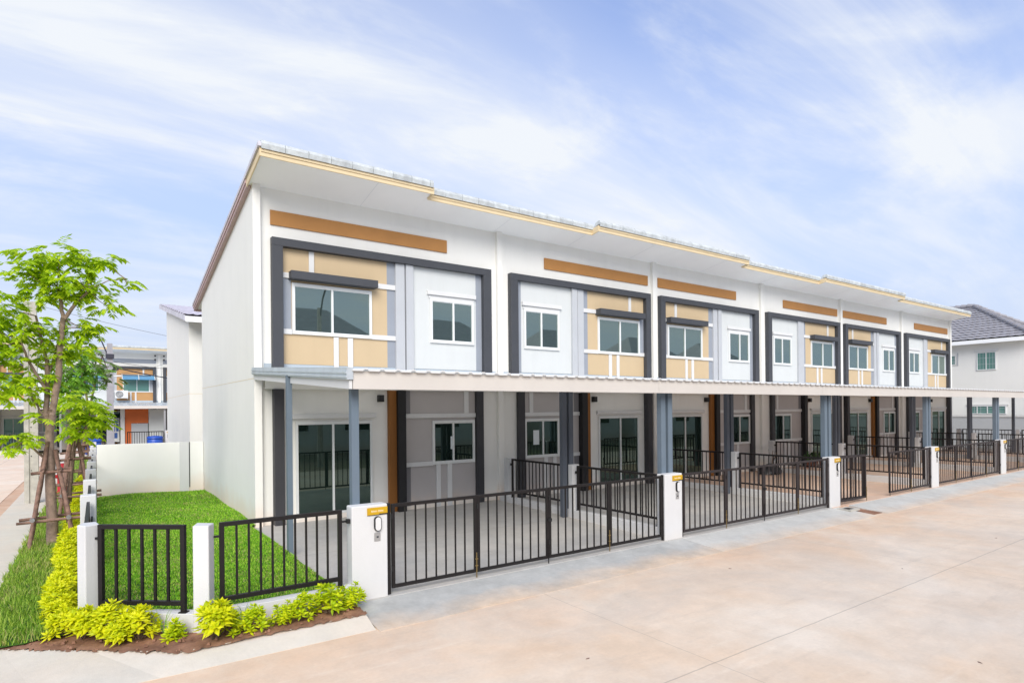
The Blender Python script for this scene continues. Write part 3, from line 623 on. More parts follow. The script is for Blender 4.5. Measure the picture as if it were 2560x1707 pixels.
# ------------------------------------------------------------------ gates, pillars, fences
def gate_pillar(x, label):
    t = thing('gate_pillar', label, 'gate pillar', (x, -5.6, 0), 'gate pillars with yellow plates')
    MB().box(-.1, .39, -.1, .1, -.35, 1.08).obj('shaft', 'pillar_white', t, bevel=.014)
    s = MB().box(.105, .385, -.112, -.1003, .945, 1.045).obj('name_plate', 'sign_yellow', t)
    m = MB(); xx = .16
    for i in range(9):                                  # pale lettering, worn past reading
        if i == 4: m.box(xx, xx + .010, -.1145, -.1121, .994, .998); xx += .018; continue
        h = .026 if i in (0, 5, 6) else .021
        m.box(xx, xx + .0035, -.1145, -.1121, .984, .984 + h); m.box(xx + .010, xx + .0135, -.1145, -.1121, .984, .984 + h)
        if i % 2: m.box(xx + .0035, xx + .010, -.1145, -.1121, .984 + h - .004, .984 + h)
        else: m.box(xx + .0035, xx + .010, -.1145, -.1121, .993, .997)
        xx += .019
    m.obj('lettering', 'sign_text', s)
    MB().box(.105, .385, -.1135, -.1121, .945, .951).box(.27, .385, -.1137, -.1121, .951, .960).obj('edge_stripe', 'lamp_black', s)
    # capsule shaped wall light with a dark rim
    cx, cz0, cz1, r = .245, .78, .88, .048
    pts = []
    for k in range(10): a = math.pi * k / 9; pts.append((cx + r * math.cos(a), cz1 + r * math.sin(a)))
    for k in range(10): a = math.pi + math.pi * k / 9; pts.append((cx + r * math.cos(a), cz0 + r * math.sin(a)))
    def caps(f, y0, y1):
        m = MB(); n = len(pts); c = (cx, (cz0 + cz1) / 2)
        P2 = [(cx + (p[0] - cx) * f, (p[1] - (cz0 if p[1] < c[1] else cz1)) * f + (cz0 if p[1] < c[1] else cz1)) for p in pts]
        m.v = [(p[0], y0, p[1]) for p in P2] + [(p[0], y1, p[1]) for p in P2]
        m.f = [tuple(range(n)), tuple(reversed(range(n, 2 * n)))] + [(i, n + i, n + (i + 1) % n, (i + 1) % n) for i in range(n)]
        return m
    l = caps(1.0, -.135, -.1003).obj('wall_light', 'lamp_black', t); flipmesh(l)
    flipmesh(caps(.78, -.142, -.1352).obj('diffuser', 'trim_white', l))
    b = MB().box(.20, .285, -.108, -.1003, .60, .71).obj('bell_plate', 'steel_plate', t)
    MB().box(.232, .258, -.116, -.1081, .645, .665).obj('bell_button', 'charcoal', b)
    return t
PL = ['white gate pillar with yellow plate at the planted corner, nearest the camera', 'white gate pillar between the first and the second closed gate', 'white gate pillar left of the half open gate, with a gap in the kerb',
      'white gate pillar at the right side of the half open gate', 'rightmost white gate pillar, at the picture edge beyond the last closed gate']
for i in range(5): gate_pillar(6 * i, PL[i])
gate_pillar(30, 'white gate pillar beyond the right edge of the picture, in front of the last house')

BAR = MB().box(-.0095, .0095, -.0095, .0095, 0, 1).mesh('bar', 'gate_black')
BARB = MB().box(-.0095, .0095, -.0095, .0095, 0, 1).mesh('bar', 'gate_brown')
def bar_at(parent, x, y, z0, z1, me=None, w=1.0, rz=0):
    b = bpy.data.objects.new('bar', me or BAR); col.objects.link(b); b.parent = parent; b.location = (x, y, z0); b.scale = (w, w, z1 - z0); b.rotation_euler = (0, 0, rz); return b
def leaf(parent, x0, x1, z0=-.075, z1=1.06, mat='gate_black', nb=7):
    m = MB(); s = .045; d = .02
    m.box(x0, x0 + s, -d, d, z0, z1); m.box(x1 - s, x1, -d, d, z0, z1)
    m.box(x0 + s, x1 - s, -d, d, z1 - .045, z1); m.box(x0 + s, x1 - s, -d, d, z0, z0 + .045)
    l = m.obj('leaf', mat, parent, bevel=.003)
    me = BAR if mat == 'gate_black' else BARB
    for k in range(nb):
        x = x0 + s + (x1 - x0 - 2 * s) * (k + 1) / (nb + 1)
        bar_at(l, x, 0, z0 + .044, z1 - .044, me)
    return l
def gate(x, label, leaves, mat):
    t = thing('folding_gate', label, 'gate', (x, -5.65, 0), 'black folding driveway gates')
    if leaves[0] == 0: MB().box(.405, .445, -.02, .02, -.15, 1.075).obj('hinge_post', mat, t)
    if leaves[-1] == 3: MB().box(5.865, 5.895, -.02, .02, -.15, 1.075).obj('hinge_post', mat, t)
    w_ = 1.345
    for k in leaves:
        l = leaf(t, .465 + k * (w_ + .005), .465 + k * (w_ + .005) + w_, mat=mat)
        for z in (.15, .86):
            xh = .465 + k * (w_ + .005) - .0025 if k < 3 else 5.86
            MB().box(xh - .014, xh + .014, -.034, -.0205, z, z + .07).obj('hinge', 'lamp_black', l)
    for k in (1, 2, 3):
        if k in leaves or k - 1 in leaves:
            xb = .465 + k * (w_ + .005) - .025
            m = MB().box(xb - .006, xb + .006, -.034, -.022, -.17, .22); m.box(xb - .02, xb + .02, -.038, -.0215, .02, .035); m.box(xb - .02, xb + .02, -.038, -.0215, .12, .135)
            m.obj('drop_bolt', 'brass' if k != 2 else 'gate_black', t)
    if len(leaves) == 4: MB().box(3.13, 3.20, -.05, -.0205, .52, .57).obj('latch', 'lamp_black', t)
    return t
gate(0, 'closed black four leaf gate in front of the first house, the nearest gate', (0, 1, 2, 3), 'gate_black')
gate(6, 'closed dark gate of the second house, between the second and third pillar', (0, 1, 2, 3), 'gate_brown')
g3 = gate(12, 'half open gate, one leaf folded away leaving a gap in the middle', (0, 2, 3), 'gate_brown')
gate(18, 'closed dark gate of the fourth house, right of the half open gate', (0, 1, 2, 3), 'gate_brown')
gate(24, 'closed dark gate cut by the right edge of the picture', (0, 1, 2, 3), 'gate_brown')
# the folded leaf of the half open gate, swung in behind its neighbour
l = leaf(g3, 0, 1.345, mat='gate_brown'); l.location = (.465 + 1.35 - .01, .05, 0); l.rotation_euler = (0, 0, R(172))

def panel_y(parent, x, y0, y1, zt=1.065, zb=.2, foot=.075, mat='gate_black', sp=.15):
    """fence panel running in y; y0 is the end near the house"""
    m = MB(); s = .045
    m.box(x - .02, x + .02, y0 - s, y0, foot, zt); m.box(x - .02, x + .02, y1, y1 + s, foot, zt)
    m.box(x - .02, x + .02, y1 + s, y0 - s, zt - .045, zt); m.box(x - .02, x + .02, y1 + s, y0 - s, zb, zb + .04)
    m.box(x - .035, x + .035, y0 - s - .015, y0 + .015, foot - .005, foot + .01); m.box(x - .035, x + .035, y1 - .015, y1 + s + .015, foot - .005, foot + .01)
    p = m.obj('fence_panel', mat, parent)
    n = max(2, round((y0 - y1) / sp) - 1)
    for k in range(n): bar_at(p, x, y0 - s - (y0 - y1 - 2 * s) * (k + 1) / (n + 1), zb + .039, zt - .044)
    return p
DL = ['divider fence with low white wall between the first and second drive', 'divider fence with low white wall between the second and third drive', 'divider fence with low white wall right of the gate gap, left of the fourth drive',
      'divider fence with low white wall between the fourth and fifth drive', 'divider fence with low white wall between the fifth and sixth drive', 'last divider fence, past the end of the row, before the tiled house']
for i in range(1, 7):
    t = thing('divider_fence', DL[i - 1], 'fence', (6 * i, 0, 0), 'fences between the drives')
    MB().box(-.095, .06, -5.5, -.14, -.4, .075).obj('low_wall', 'pillar_white', t, bevel=.006)
    MB().box(-.10, .10, -3.07, -2.92, -.35, 1.08).obj('pillar', 'pillar_white', t, bevel=.01)
    MB().box(-.10, .10, -.55, -.35, -.35, 1.08).obj('pillar', 'pillar_white', t, bevel=.01)
    for y0, y1 in ((-.60, -2.78), (-3.14, -5.48)):
        panel_y(t, -.02, y0, y1)
        m = MB().box(-.035, -.005, y0 - .001, y0 + .06, .90, .925); m.box(-.045, .0, y0 + .03, y0 + .045, .885, .94); m.obj('bracket', 'lamp_black', t)

# corner garden fence
cf = thing('corner_fence', 'white posts and black panels round the lawn corner, nearest the camera', 'fence', (-1.85, -5.6, 0))
def CF(m, nm, mat, par=None, **k):
    if par is None: m.v = [(v[0] + 1.85, v[1] + 5.6, v[2]) for v in m.v]; par = cf
    return m.obj(nm, mat, par, **k)
CF(MB().prism([(-2.98, -4.80), (-2.905, -4.93), (-2.77, -4.86), (-2.80, -4.66), (-2.93, -4.66)], -.35, 1.05), 'post', 'pillar_white', bevel=.012)
CF(MB().prism([(-1.92, -5.69), (-1.77, -5.77), (-1.69, -5.62), (-1.85, -5.48)], -.35, 1.05), 'post', 'pillar_white', bevel=.012)
CF(MB().prism([(-1.75, -5.70), (-.08, -5.70), (-.08, -5.55), (-1.72, -5.55)], -.35, .06), 'low_wall', 'pillar_white', bevel=.006)
CF(MB().prism([(-2.83, -4.91), (-1.86, -5.69), (-1.78, -5.56), (-2.76, -4.78)], -.35, .06), 'low_wall', 'pillar_white', bevel=.006)
def panel_ab(a, b, nb, zt=1.05, zb=.14, foot=.06, bw=1.4):
    a = Vector((a[0] + 1.85, a[1] + 5.6, 0)); b = Vector((b[0] + 1.85, b[1] + 5.6, 0)); L = (b - a).length
    p = bpy.data.objects.new('fence_panel', None)
    m = MB(); s = .05; d = .025
    m.box(0, s, -d, d, foot, zt); m.box(L - s, L, -d, d, foot, zt); m.box(s, L - s, -d, d, zt - .05, zt); m.box(s, L - s, -d, d, zb, zb + .05)
    m.box(-.02, s + .02, -.04, .04, foot - .004, foot + .012); m.box(L - s - .02, L + .02, -.04, .04, foot - .004, foot + .012)
    p = m.obj('fence_panel', 'gate_black', cf, bevel=.003); p.location = a; p.rotation_euler = (0, 0, math.atan2(b.y - a.y, b.x - a.x))
    for k in range(nb): bar_at(p, s + (L - 2 * s) * (k + 1) / (nb + 1), 0, zb + .049, zt - .049, w=bw)
    MB().box(-.07, .001, -.012, .012, .88, .905).box(-.085, -.07, -.03, .03, .865, .92).obj('bracket', 'lamp_black', p)
    return p
panel_ab((-2.775, -4.90), (-1.975, -5.54), 5)
panel_ab((-1.64, -5.63), (-.21, -5.63), 9, bw=1.2)
CF(MB().box(-.21, -.13, -5.64, -5.62, .88, .905).box(-.145, -.105, -5.66, -5.60, .865, .92), 'bracket', 'lamp_black')

# long side fence along the footpath
sf = thing('side_fence', 'receding white fence posts with dark panels along the yellow hedge', 'fence', (-2.9, 0, 0))
ys = [-2.1, .45, 3.05, 5.65, 8.3, 10.9, 13.5, 16.1, 18.7]
MB().box(-.07, .07, -4.7, 19, -.35, .05).obj('low_wall', 'pillar_white', sf)
for y in ys: MB().box(-.1, .1, y, y + .2, -.35, 1.08 + (.0)).obj('post', 'pillar_white', sf, bevel=.012)
pr = -4.62
for y in ys:
    p = panel_y(sf, 0, y - .06, pr + .06, zt=.99, zb=.16, foot=.05)
    for s_ in (-.045, .035):
        MB().box(s_, s_ + .018, y - .07, y - .003, .62, .76).obj('bracket', 'lamp_black', sf)
    pr = y + .2
# garden wall across the back of the lawn
bw = thing('garden_wall', 'plain white wall across the back of the lawn, joining the house', 'wall', (-1.45, 7.0, 0))
MB().box(-1.34, 1.32, 0, .12, -.4, 1.45).obj('panel', 'wall_white', bw, bevel=.006)
MB().box(.93, .955, -.006, .0, .1, 1.45).obj('joint', 'charcoal', bw)
MB().box(.68, .92, -.02, -.0005, -.2, 1.452).obj('pier', 'pillar_white', bw)

# ------------------------------------------------------------------ rear house and right house
def tiled(p00, p10, p01, p11, rows, cols, lift=.04, amp=.018):
    """tiled surface; p00-p10 low edge, p01-p11 high edge"""
    m = MB(); p00, p10, p01, p11 = map(Vector, (p00, p10, p01, p11)); nrm = (p10 - p00).cross(p01 - p00).normalized()
    if nrm.z < 0: nrm = -nrm
    S = cols * 3
    for r in range(rows):
        for q, (t0, l) in enumerate(((r / rows, lift), ((r + 1) / rows + .002, 0.0))):
            a = p00.lerp(p01, min(t0, 1)); b = p10.lerp(p11, min(t0, 1))
            for i in range(S + 1):
                f = i / S; m.v.append(tuple(a.lerp(b, f) + nrm * (l + amp * math.cos(2 * math.pi * f * cols + (r % 2) * math.pi))))
        o = r * 2 * (S + 1)
        for i in range(S): m.f.append((o + i, o + i + 1, o + S + 2 + i, o + S + 1 + i))
        if r:
            q = o - (S + 1)
            for i in range(S): m.f.append((q + i, q + i + 1, o + i + 1, o + i))
        else:
            k = len(m.v)
    return m
rh = thing('rear_house', 'white end house of the row behind, seen between the trees and the gable', 'house', (0, 10.3, 0))
def rz_(y): return 5.50 + .186 * (y + .7)      # y local, from the low eave at -.7
m = MB().xprism([(0, -.3), (0, rz_(0)), (7.9, rz_(7.9)), (7.9, -.3)], -.12, 6); flipmesh(m.obj('wall', 'wall_white', rh))
m = MB().xprism([(-.7, rz_(-.7)), (-.7, rz_(-.7) + .1), (8.9, rz_(8.9) + .1), (8.9, rz_(8.9))], -.30, 6); flipmesh(m.obj('roof', 'roof_tile_pale', rh))
tiled((-.32, -.75, rz_(-.75) + .13), (4, -.75, rz_(-.75) + .13), (-.32, 8.95, rz_(8.95) + .13), (4, 8.95, rz_(8.95) + .13), 28, 18).obj('roof_tiles', 'roof_tile_pale', rh, smooth=False)
m = MB().xprism([(-.72, rz_(-.72) - .06), (-.72, rz_(-.72) + .12), (8.9, rz_(8.9) + .12), (8.9, rz_(8.9) - .06)], -.33, -.302); flipmesh(m.obj('verge_board', 'roof_tile_pale', rh))
m = MB(); m.box(-.3, 6, -.74, -.705, rz_(-.7) - .1, rz_(-.7) + .09); m.obj('eaves_board', 'soffit', rh)
m = MB().xprism([(-.001, 2.98), (-.001, 2.99), (7.9, 2.99), (7.9, 2.98)], -.123, -.1205); m.box(-.12, 6, -.003, -.0005, 2.985, 2.995); flipmesh(m.obj('wall_joint', 'cream', rh))

th = thing('detached_house', 'two storey white house with dark grey tiled hip roof at the far right', 'house', (40.5, -2.2, 0))
def TH(m, nm, mat, par=None, **k):
    m.v = [(v[0] - 40.5, v[1] + 2.2, v[2]) for v in m.v]; return m.obj(nm, mat, par or th, **k)
TH(MB().box(40.5, 46.7, -2.15, 9.0, -.4, 6.12), 'wall', 'wall_white')
ex, ey = 39.95, -2.65; ax, ay, az = 43.65, 1.2, 8.68; EZ = 6.24
TH(tiled((ex, 10.0, EZ), (ex, ey, EZ), (ax, 6.2, az), (ax, ay, az), 14, 34, .05, .02), 'roof', 'roof_tile_grey')
TH(tiled((ex, ey, EZ), (47.35, ey, EZ), (ax, ay, az), (ax, ay, az), 14, 22, .05, .02), 'roof', 'roof_tile_grey')
TH(tiled((47.35, ey, EZ), (47.35, 10.0, EZ), (ax, ay, az), (ax, 6.2, az), 10, 20, .05, .02), 'roof', 'roof_tile_grey')
def hip(a, b):
    m = MB(); a = Vector(a); b = Vector(b); n = 15
    for i in range(n):
        p = a.lerp(b, i / n); q = a.lerp(b, (i + 1.15) / n)
        m.tube([p + Vector((0, 0, .06)), q + Vector((0, 0, .02))], [.14, .11], 8)
    TH(m, 'ridge_tiles', 'roof_tile_grey')
hip((ex, ey, EZ + .05), (ax, ay, az + .05)); hip((47.35, ey, EZ + .05), (ax, ay, az + .05)); hip((ax, 6.2, az + .05), (ax, ay, az + .05))
TH(MB().box(39.9, 39.97, -2.7, 10, 5.98, 6.2).box(39.97, 47.4, -2.7, -2.62, 5.98, 6.2), 'gutter', 'soffit')
TH(MB().box(39.975, 46.9, -2.6, 10, 6.0, 6.1), 'soffit', 'soffit')
def hw(y0, y1, z0, z1, bars):
    m = MB(); x = 40.5; f = .05
    m.box(x - .05, x - .001, y0, y1, z0, z0 + f).box(x - .05, x - .001, y0, y1, z1 - f, z1).box(x - .05, x - .001, y0, y0 + f, z0 + f, z1 - f).box(x - .05, x - .001, y1 - f, y1, z0 + f, z1 - f)
    for b in bars: m.box(x - .052, x - .001, b - .02, b + .02, z0 + f, z1 - f)
    w_ = TH(m, 'window', 'frame_alu')
    o = TH(MB().box(x - .02, x - .002, y0 + f, y1 - f, z0 + f, z1 - f), 'pane', 'glass_curtain', w_)
    mb = MB()
    for k in range(1, 6): mb.box(x - .026, x - .0205, y0 + (y1 - y0) * k / 6 - .006, y0 + (y1 - y0) * k / 6 + .006, z0 + f, z1 - f)
    for k in (1, 2): mb.box(x - .027, x - .0208, y0 + f, y1 - f, z0 + (z1 - z0) * k / 3 - .006, z0 + (z1 - z0) * k / 3 + .006)
    TH(mb, 'window_bars', 'pale_grey', w_)
    return w_
hw(-.84, .10, 4.42, 5.50, [-.36]); hw(1.15, 1.95, 4.82, 5.42, [1.6]); hw(-1.29, .53, 1.82, 2.32, [-.9, .1, -.4])
TH(MB().box(40.42, 40.499, -.95, .22, 5.53, 5.63).box(40.44, 40.499, -1.4, .62, 2.33, 2.40), 'window_hood', 'trim_white')
TH(MB().box(40.45, 40.499, 1.03, 1.08, 4.79, 5.55), 'pipe', 'pale_grey')
fw_ = thing('boundary_wall', 'pale grey yard wall with white coping below the tiled house', 'wall', (39.6, 0, 0))
MB().box(0, .12, -14, 6, -.4, 1.66).obj('panel', 'pale_grey', fw_); MB().box(-.04, .16, -14, 6, 1.661, 1.78).obj('coping', 'trim_white', fw_)

# houses across the street behind the camera: they stand mirrored in the upper window panes
for i in range(6):
    x0 = -6 + 11 * i; t = thing('detached_house', 'tile roofed house across the street, mirrored in the upper window panes', 'house', (x0, -25.5, 0), 'houses mirrored in the panes')
    MB().box(0, 9.2, -8, 0, -.4, 6.19).obj('wall', 'wall_front', t)
    m = MB(); m.v = [(-.6, .6, 6.2), (9.8, .6, 6.2), (9.8, -8.6, 6.2), (-.6, -8.6, 6.2), (3.4, -4, 9.6), (5.8, -4, 9.6)]; m.f = [(0, 1, 5, 4), (1, 2, 5), (2, 3, 4, 5), (3, 0, 4), (3, 2, 1, 0)]; flipmesh(m.obj('roof', 'roof_tile_grey', t))
    for a in (1.2, 5.6):
        for z in (1.0, 4.0): w_ = MB().box(a, a + 2.2, .001, .05, z, z + 1.4).obj('window', 'frame_alu', t); MB().box(a + .1, a + 2.1, .051, .06, z + .1, z + 1.3).obj('pane', 'glass_lower', w_)
# ------------------------------------------------------------------ far row beyond the back street
PALF = dict(PAL, beige='tan_far', glass_up='glass_curtain', glass_low='glass_curtain', brown='blue_grey', bluegrey='pale_grey')
FY = 41.7
fa = build_house(True, PALF, name='townhouse', loc=(-4.65, FY, 0), label='far house with blue awnings and an orange garage front, left of the gable')
fb = build_house(False, PALF, name='townhouse', loc=(1.35, FY, 0), label='far house mostly hidden behind the rear house, right of the orange front')
fc = build_house(False, PALF, name='townhouse', loc=(-8.65, FY, 0), label='far house at the left edge of the picture, behind the thick concrete pole'); fc.scale = (4 / 6, 1, 1)
fd = build_house(True, PALF, name='townhouse', loc=(-14.65, FY, 0), label='far house beyond the left edge of the picture')
fe = build_house(True, PALF, name='townhouse', loc=(7.35, FY, 0), label='far house fully behind the rear house')
for o in (fa, fb, fc, fd, fe): o['group'] = 'far row across the back street'
# its carport, awnings, air conditioner, garage front
fcar = thing('carport', 'grey metal carport roof along the far row across the back street', 'carport', (-4.65, FY - 5.5, 0))
m = MB(); 
for k in range(96):
    x0 = -10 + k * .25
    m.hexa([(x0, 0, 2.85), (x0 + .2, 0, 2.85), (x0 + .2, 5.4, 3.15), (x0, 5.4, 3.15), (x0, 0, 2.88), (x0 + .2, 0, 2.88), (x0 + .2, 5.4, 3.18), (x0, 5.4, 3.18)])
    m.hexa([(x0 + .2, 0, 2.86), (x0 + .25, 0, 2.86), (x0 + .25, 5.4, 3.16), (x0 + .2, 5.4, 3.16), (x0 + .2, 0, 2.92), (x0 + .25, 0, 2.92), (x0 + .25, 5.4, 3.22), (x0 + .2, 5.4, 3.22)])
m.obj('roof_sheet', 'roof_metal', fcar)
MB().box(-10, 14, -.05, -.005, 2.66, 2.86).obj('fascia', 'fascia', fcar)
for x in (-4.0, -.1, 1.9, 5.9, 6.1): MB().box(x - .06, x + .06, .1, .22, -.25, 2.84).obj('post', 'steel_under', fcar)
def awning(x0, x1, z, label):
    t = thing('awning', label, 'awning', (x0, FY - .05, z), 'blue window awnings')
    w_ = x1 - x0; n = 2
    m = MB().hexa([(0, -.75, -.42), (w_, -.75, -.42), (w_, 0, -.02), (0, 0, -.02), (0, -.75, -.40), (w_, -.75, -.40), (w_, 0, 0), (0, 0, 0)]); m.obj('sheet', 'awning_blue', t)
    for k in range(n + 1):
        x = w_ * k / n; MB().bar((x, -.78, -.40), (x, -.02, .01), .05).bar((x, -.75, -.40), (x, -.02, -.42), .03).obj('bracket', 'trim_white', t)
awning(-1.15, 1.0, 5.35, 'wide blue awning over the barred window of the far house')
awning(-4.2, -2.2, 5.35, 'smaller blue awning over the far window left of the slim pole')
ac = thing('air_conditioner', 'white outdoor unit with round fan grille under the blue awning', 'air conditioner', (-1.2, FY - .45, 3.5))
MB().box(-.42, .42, -.17, .17, 0, .6).obj('case', 'trim_white', ac, bevel=.02)
m = MB(); 
for r in (.06, .12, .18, .23): m.tube([(-.14 + r * math.cos(a), -.185, .3 + r * math.sin(a)) for a in np.linspace(0, 2 * math.pi, 21)], .012, 5, False)
m.obj('fan_grille', 'charcoal', ac); MB().box(-.4, -.34, -.1, .4, -.06, -.002).box(.34, .4, -.1, .4, -.06, -.002).obj('bracket', 'pale_grey', ac)
gf = thing('garage_front', 'orange and white sheet front under the far carport', 'garage', (-1.1, FY - 3.6, 0))
MB().box(0, 1.45, 0, .08, 1.62, 2.75).box(0, .38, 0, .08, -.2, 1.619).obj('orange_panel', 'orange', gf)
MB().box(.382, 1.42, .01, .07, -.2, 1.60).obj('roller_door', 'pale_grey', gf); MB().box(1.47, 2.5, 0, .08, -.2, 2.62).obj('white_panel', 'panel_white', gf)
MB().box(-.28, -.02, -.1, .1, -.2, 2.8).obj('white_post', 'trim_white', gf)
fg = thing('storefront_door', 'glass door plastered with blue posters beside the orange panel', 'door', (-2.05, FY - 3.2, 0))
MB().box(0, .62, 0, .05, .3, 2.0).obj('frame', 'frame_alu', fg)
for a, b, c, d in ((.05, .57, 1.68, 1.93), (.06, .36, 1.05, 1.6), (.42, .57, 1.05, 1.6), (.08, .5, .55, .95)): MB().box(a, b, -.012, -.0005, c, d).obj('poster', 'banner_blue', fg)
MB().box(-.7, .8, .5, .6, .3, 2.45).obj('dark_reveal', 'glass_lower', fg)
def far_gate(x0, x1, y, label, n):
    t = thing('fence', label, 'fence', (x0, y, 0), 'railings of the far houses')
    w_ = x1 - x0; MB().box(0, w_, -.03, .03, 1.0, 1.06).box(0, w_, -.03, .03, .1, .16).box(0, .06, -.03, .03, .0, 1.06).box(w_ - .06, w_, -.03, .03, .0, 1.06).obj('frame', 'gate_black', t)
    for k in range(n): bar_at(t, w_ * (k + 1) / (n + 1), 0, .1, 1.03, w=1.6)
    MB().box(-.02, w_ + .02, .05, .15, -.3, .06).obj('low_wall', 'pillar_white', t)
far_gate(-1.05, 1.15, FY - 5.6, 'black railing in front of the orange garage front', 14)
far_gate(-4.1, -2.3, FY - 5.6, 'black railing left of the slim pole, behind the blue tank', 12)
far_gate(-9.4, -6.3, FY - 5.6, 'black railing at the left edge behind the thick concrete pole', 20)
t = thing('gate_pillar', 'white far gate pillar with bell plate beside the rear house', 'gate pillar', (1.45, FY - 5.6, 0)); MB().box(-.2, .3, -.1, .1, -.3, 1.1).obj('shaft', 'pillar_white', t); MB().box(-.1, .12, -.11, -.1005, .55, .82).obj('bell_plate', 'steel_plate', t); MB().box(-.12, .2, -.11, -.1005, .92, 1.0).obj('name_plate', 'sign_yellow', t)
def tank(x, y, s, label):
    t = thing('barrel', label, 'barrel', (x, y, -.25), 'blue plastic barrels')
    MB().lathe((0, 0, 0), [(.01, 0), (.34 * s, .02), (.40 * s, .25), (.40 * s, .75), (.36 * s, .82)], 20).obj('body', 'blue_tank', t, smooth=True)
    MB().lathe((0, 0, .82), [(.42 * s, 0), (.43 * s, .05), (.36 * s, .16), (.02, .2)], 20).obj('lid', 'blue_tank', t, smooth=True)
tank(-3.0, 33.0, 1.15, 'blue lidded plastic barrel behind the end of the white fence posts'); tank(.55, 35.2, 1.2, 'blue plastic barrel behind the railing of the orange front')
t = thing('storage_box', 'small red box on the railing left of the blue barrel', 'box', (-3.95, FY - 5.7, 0)); MB().box(-.3, .3, -.15, .15, .85, 1.08).obj('case', 'hydrant_red', t, bevel=.03); MB().box(-.32, .32, -.17, .17, 1.081, 1.13).obj('lid', 'hydrant_red', t, bevel=.02)

# ------------------------------------------------------------------ poles and cables
t = thing('utility_pole', 'thick square concrete pole on the pavement left of the nearest tree', 'pole', (-4.28, 8.1, -.15))
m = MB(); 
for a, b in ((-.16, -.05), (.05, .16)): m.hexa([(a, -.12, -.1), (b, -.12, -.1), (b, .12, -.1), (a, .12, -.1), (a * .88, -.1, 5.6), (b * .88, -.1, 5.6), (b * .88, .1, 5.6), (a * .88, .1, 5.6)])
m.hexa([(-.05, -.09, -.1), (.05, -.09, -.1), (.05, .09, -.1), (-.05, .09, -.1), (-.044, -.075, 5.6), (.044, -.075, 5.6), (.044, .075, 5.6), (-.044, .075, 5.6)])
m.obj('shaft', 'concrete_pole', t)
m = MB()
for k in range(11): m.box(-.012, .012, -.096, -.0895, .9 + k * .4, .925 + k * .4)
m.obj('bolt_holes', 'charcoal', t)
PX, PY = -2.15, 27.0
t = thing('utility_pole', 'slim grey pole with lamp arm standing before the far row', 'pole', (PX, PY, -.2))
MB().hexa([(-.19, -.14, 0), (.19, -.14, 0), (.19, .14, 0), (-.19, .14, 0), (-.13, -.1, 6.45), (.13, -.1, 6.45), (.13, .1, 6.45), (-.13, .1, 6.45)]).obj('shaft', 'pole_far', t)
m = MB().tube([(-.1, 0, 5.8), (-.35, 0, 6.5), (-.6, 0, 6.9), (-1.0, 0, 7.15), (-1.6, 0, 7.25)], .035, 6); m.obj('lamp_arm', 'cable', t)
MB().box(-2.0, -1.5, -.1, .1, 7.18, 7.3).obj('lamp_head', 'pole_far', t, bevel=.03)
MB().box(-.2, .2, -.2, -.1, 5.6, 5.85).box(.12, .4, -.04, .04, 4.95, 5.05).obj('bracket', 'cable', t)
def cable(a, b, sag, r, label, mid=None):
    a = Vector(a); b = Vector(b); pts = []
    for i in range(17):
        f = i / 16; p = a.lerp(b, f); p.z -= sag * 4 * f * (1 - f); pts.append(p)
    c = a.copy(); mm = MB().tube([p - c for p in pts], r, 5); o = mm.obj('power_cable', 'cable'); o.location = c; tag(o, label, 'cable', 'overhead cables'); return o
cable((PX + .3, PY, 4.9), (9.0, 31.0, 4.6), .55, .03, 'thick dark cable running right from the slim pole')
cable((PX + .2, PY, 5.25), (7.0, FY - .3, 6.1), .35, .012, 'thin upper cable from the slim pole to the far facade')
cable((PX + .2, PY, 4.5), (3.0, FY - .3, 6.9), .2, .010, 'thin cable rising from the slim pole to the far facade')
cable((-9.0, 31.0, 9.6), (9.0, 33.0, 6.6), .5, .010, 'faint high cable crossing the sky between tree and gable')
ib = thing('insulator_rack', 'two pairs of dark insulators on the far facade strip', 'insulator', (1.35, FY - .14, 6.5))
for x in (-.3, .3):
    for z in (0, .3): MB().box(x - .06, x + .06, -.14, -.0, z, z + .12).obj('insulator', 'lamp_black', ib, bevel=.02)
# small lamp posts / street light seen only as a reflection
t = thing('street_lamp', 'curved arm street lamp seen mirrored in the upper window pane', 'street lamp', (5.5, -13.9, -.2)); MB().tube([(0, 0, 0), (0, 0, 7.2)], [.13, .09], 8).obj('shaft', 'concrete_pole', t); MB().tube([(0, 0, 6.6), (.1, .2, 7.6), (.15, .6, 8.1), (.2, 1.3, 8.3)], .04, 6).obj('arm', 'cable', t); MB().box(.1, .3, 1.2, 1.7, 8.22, 8.34).obj('lamp_head', 'steel_plate', t)

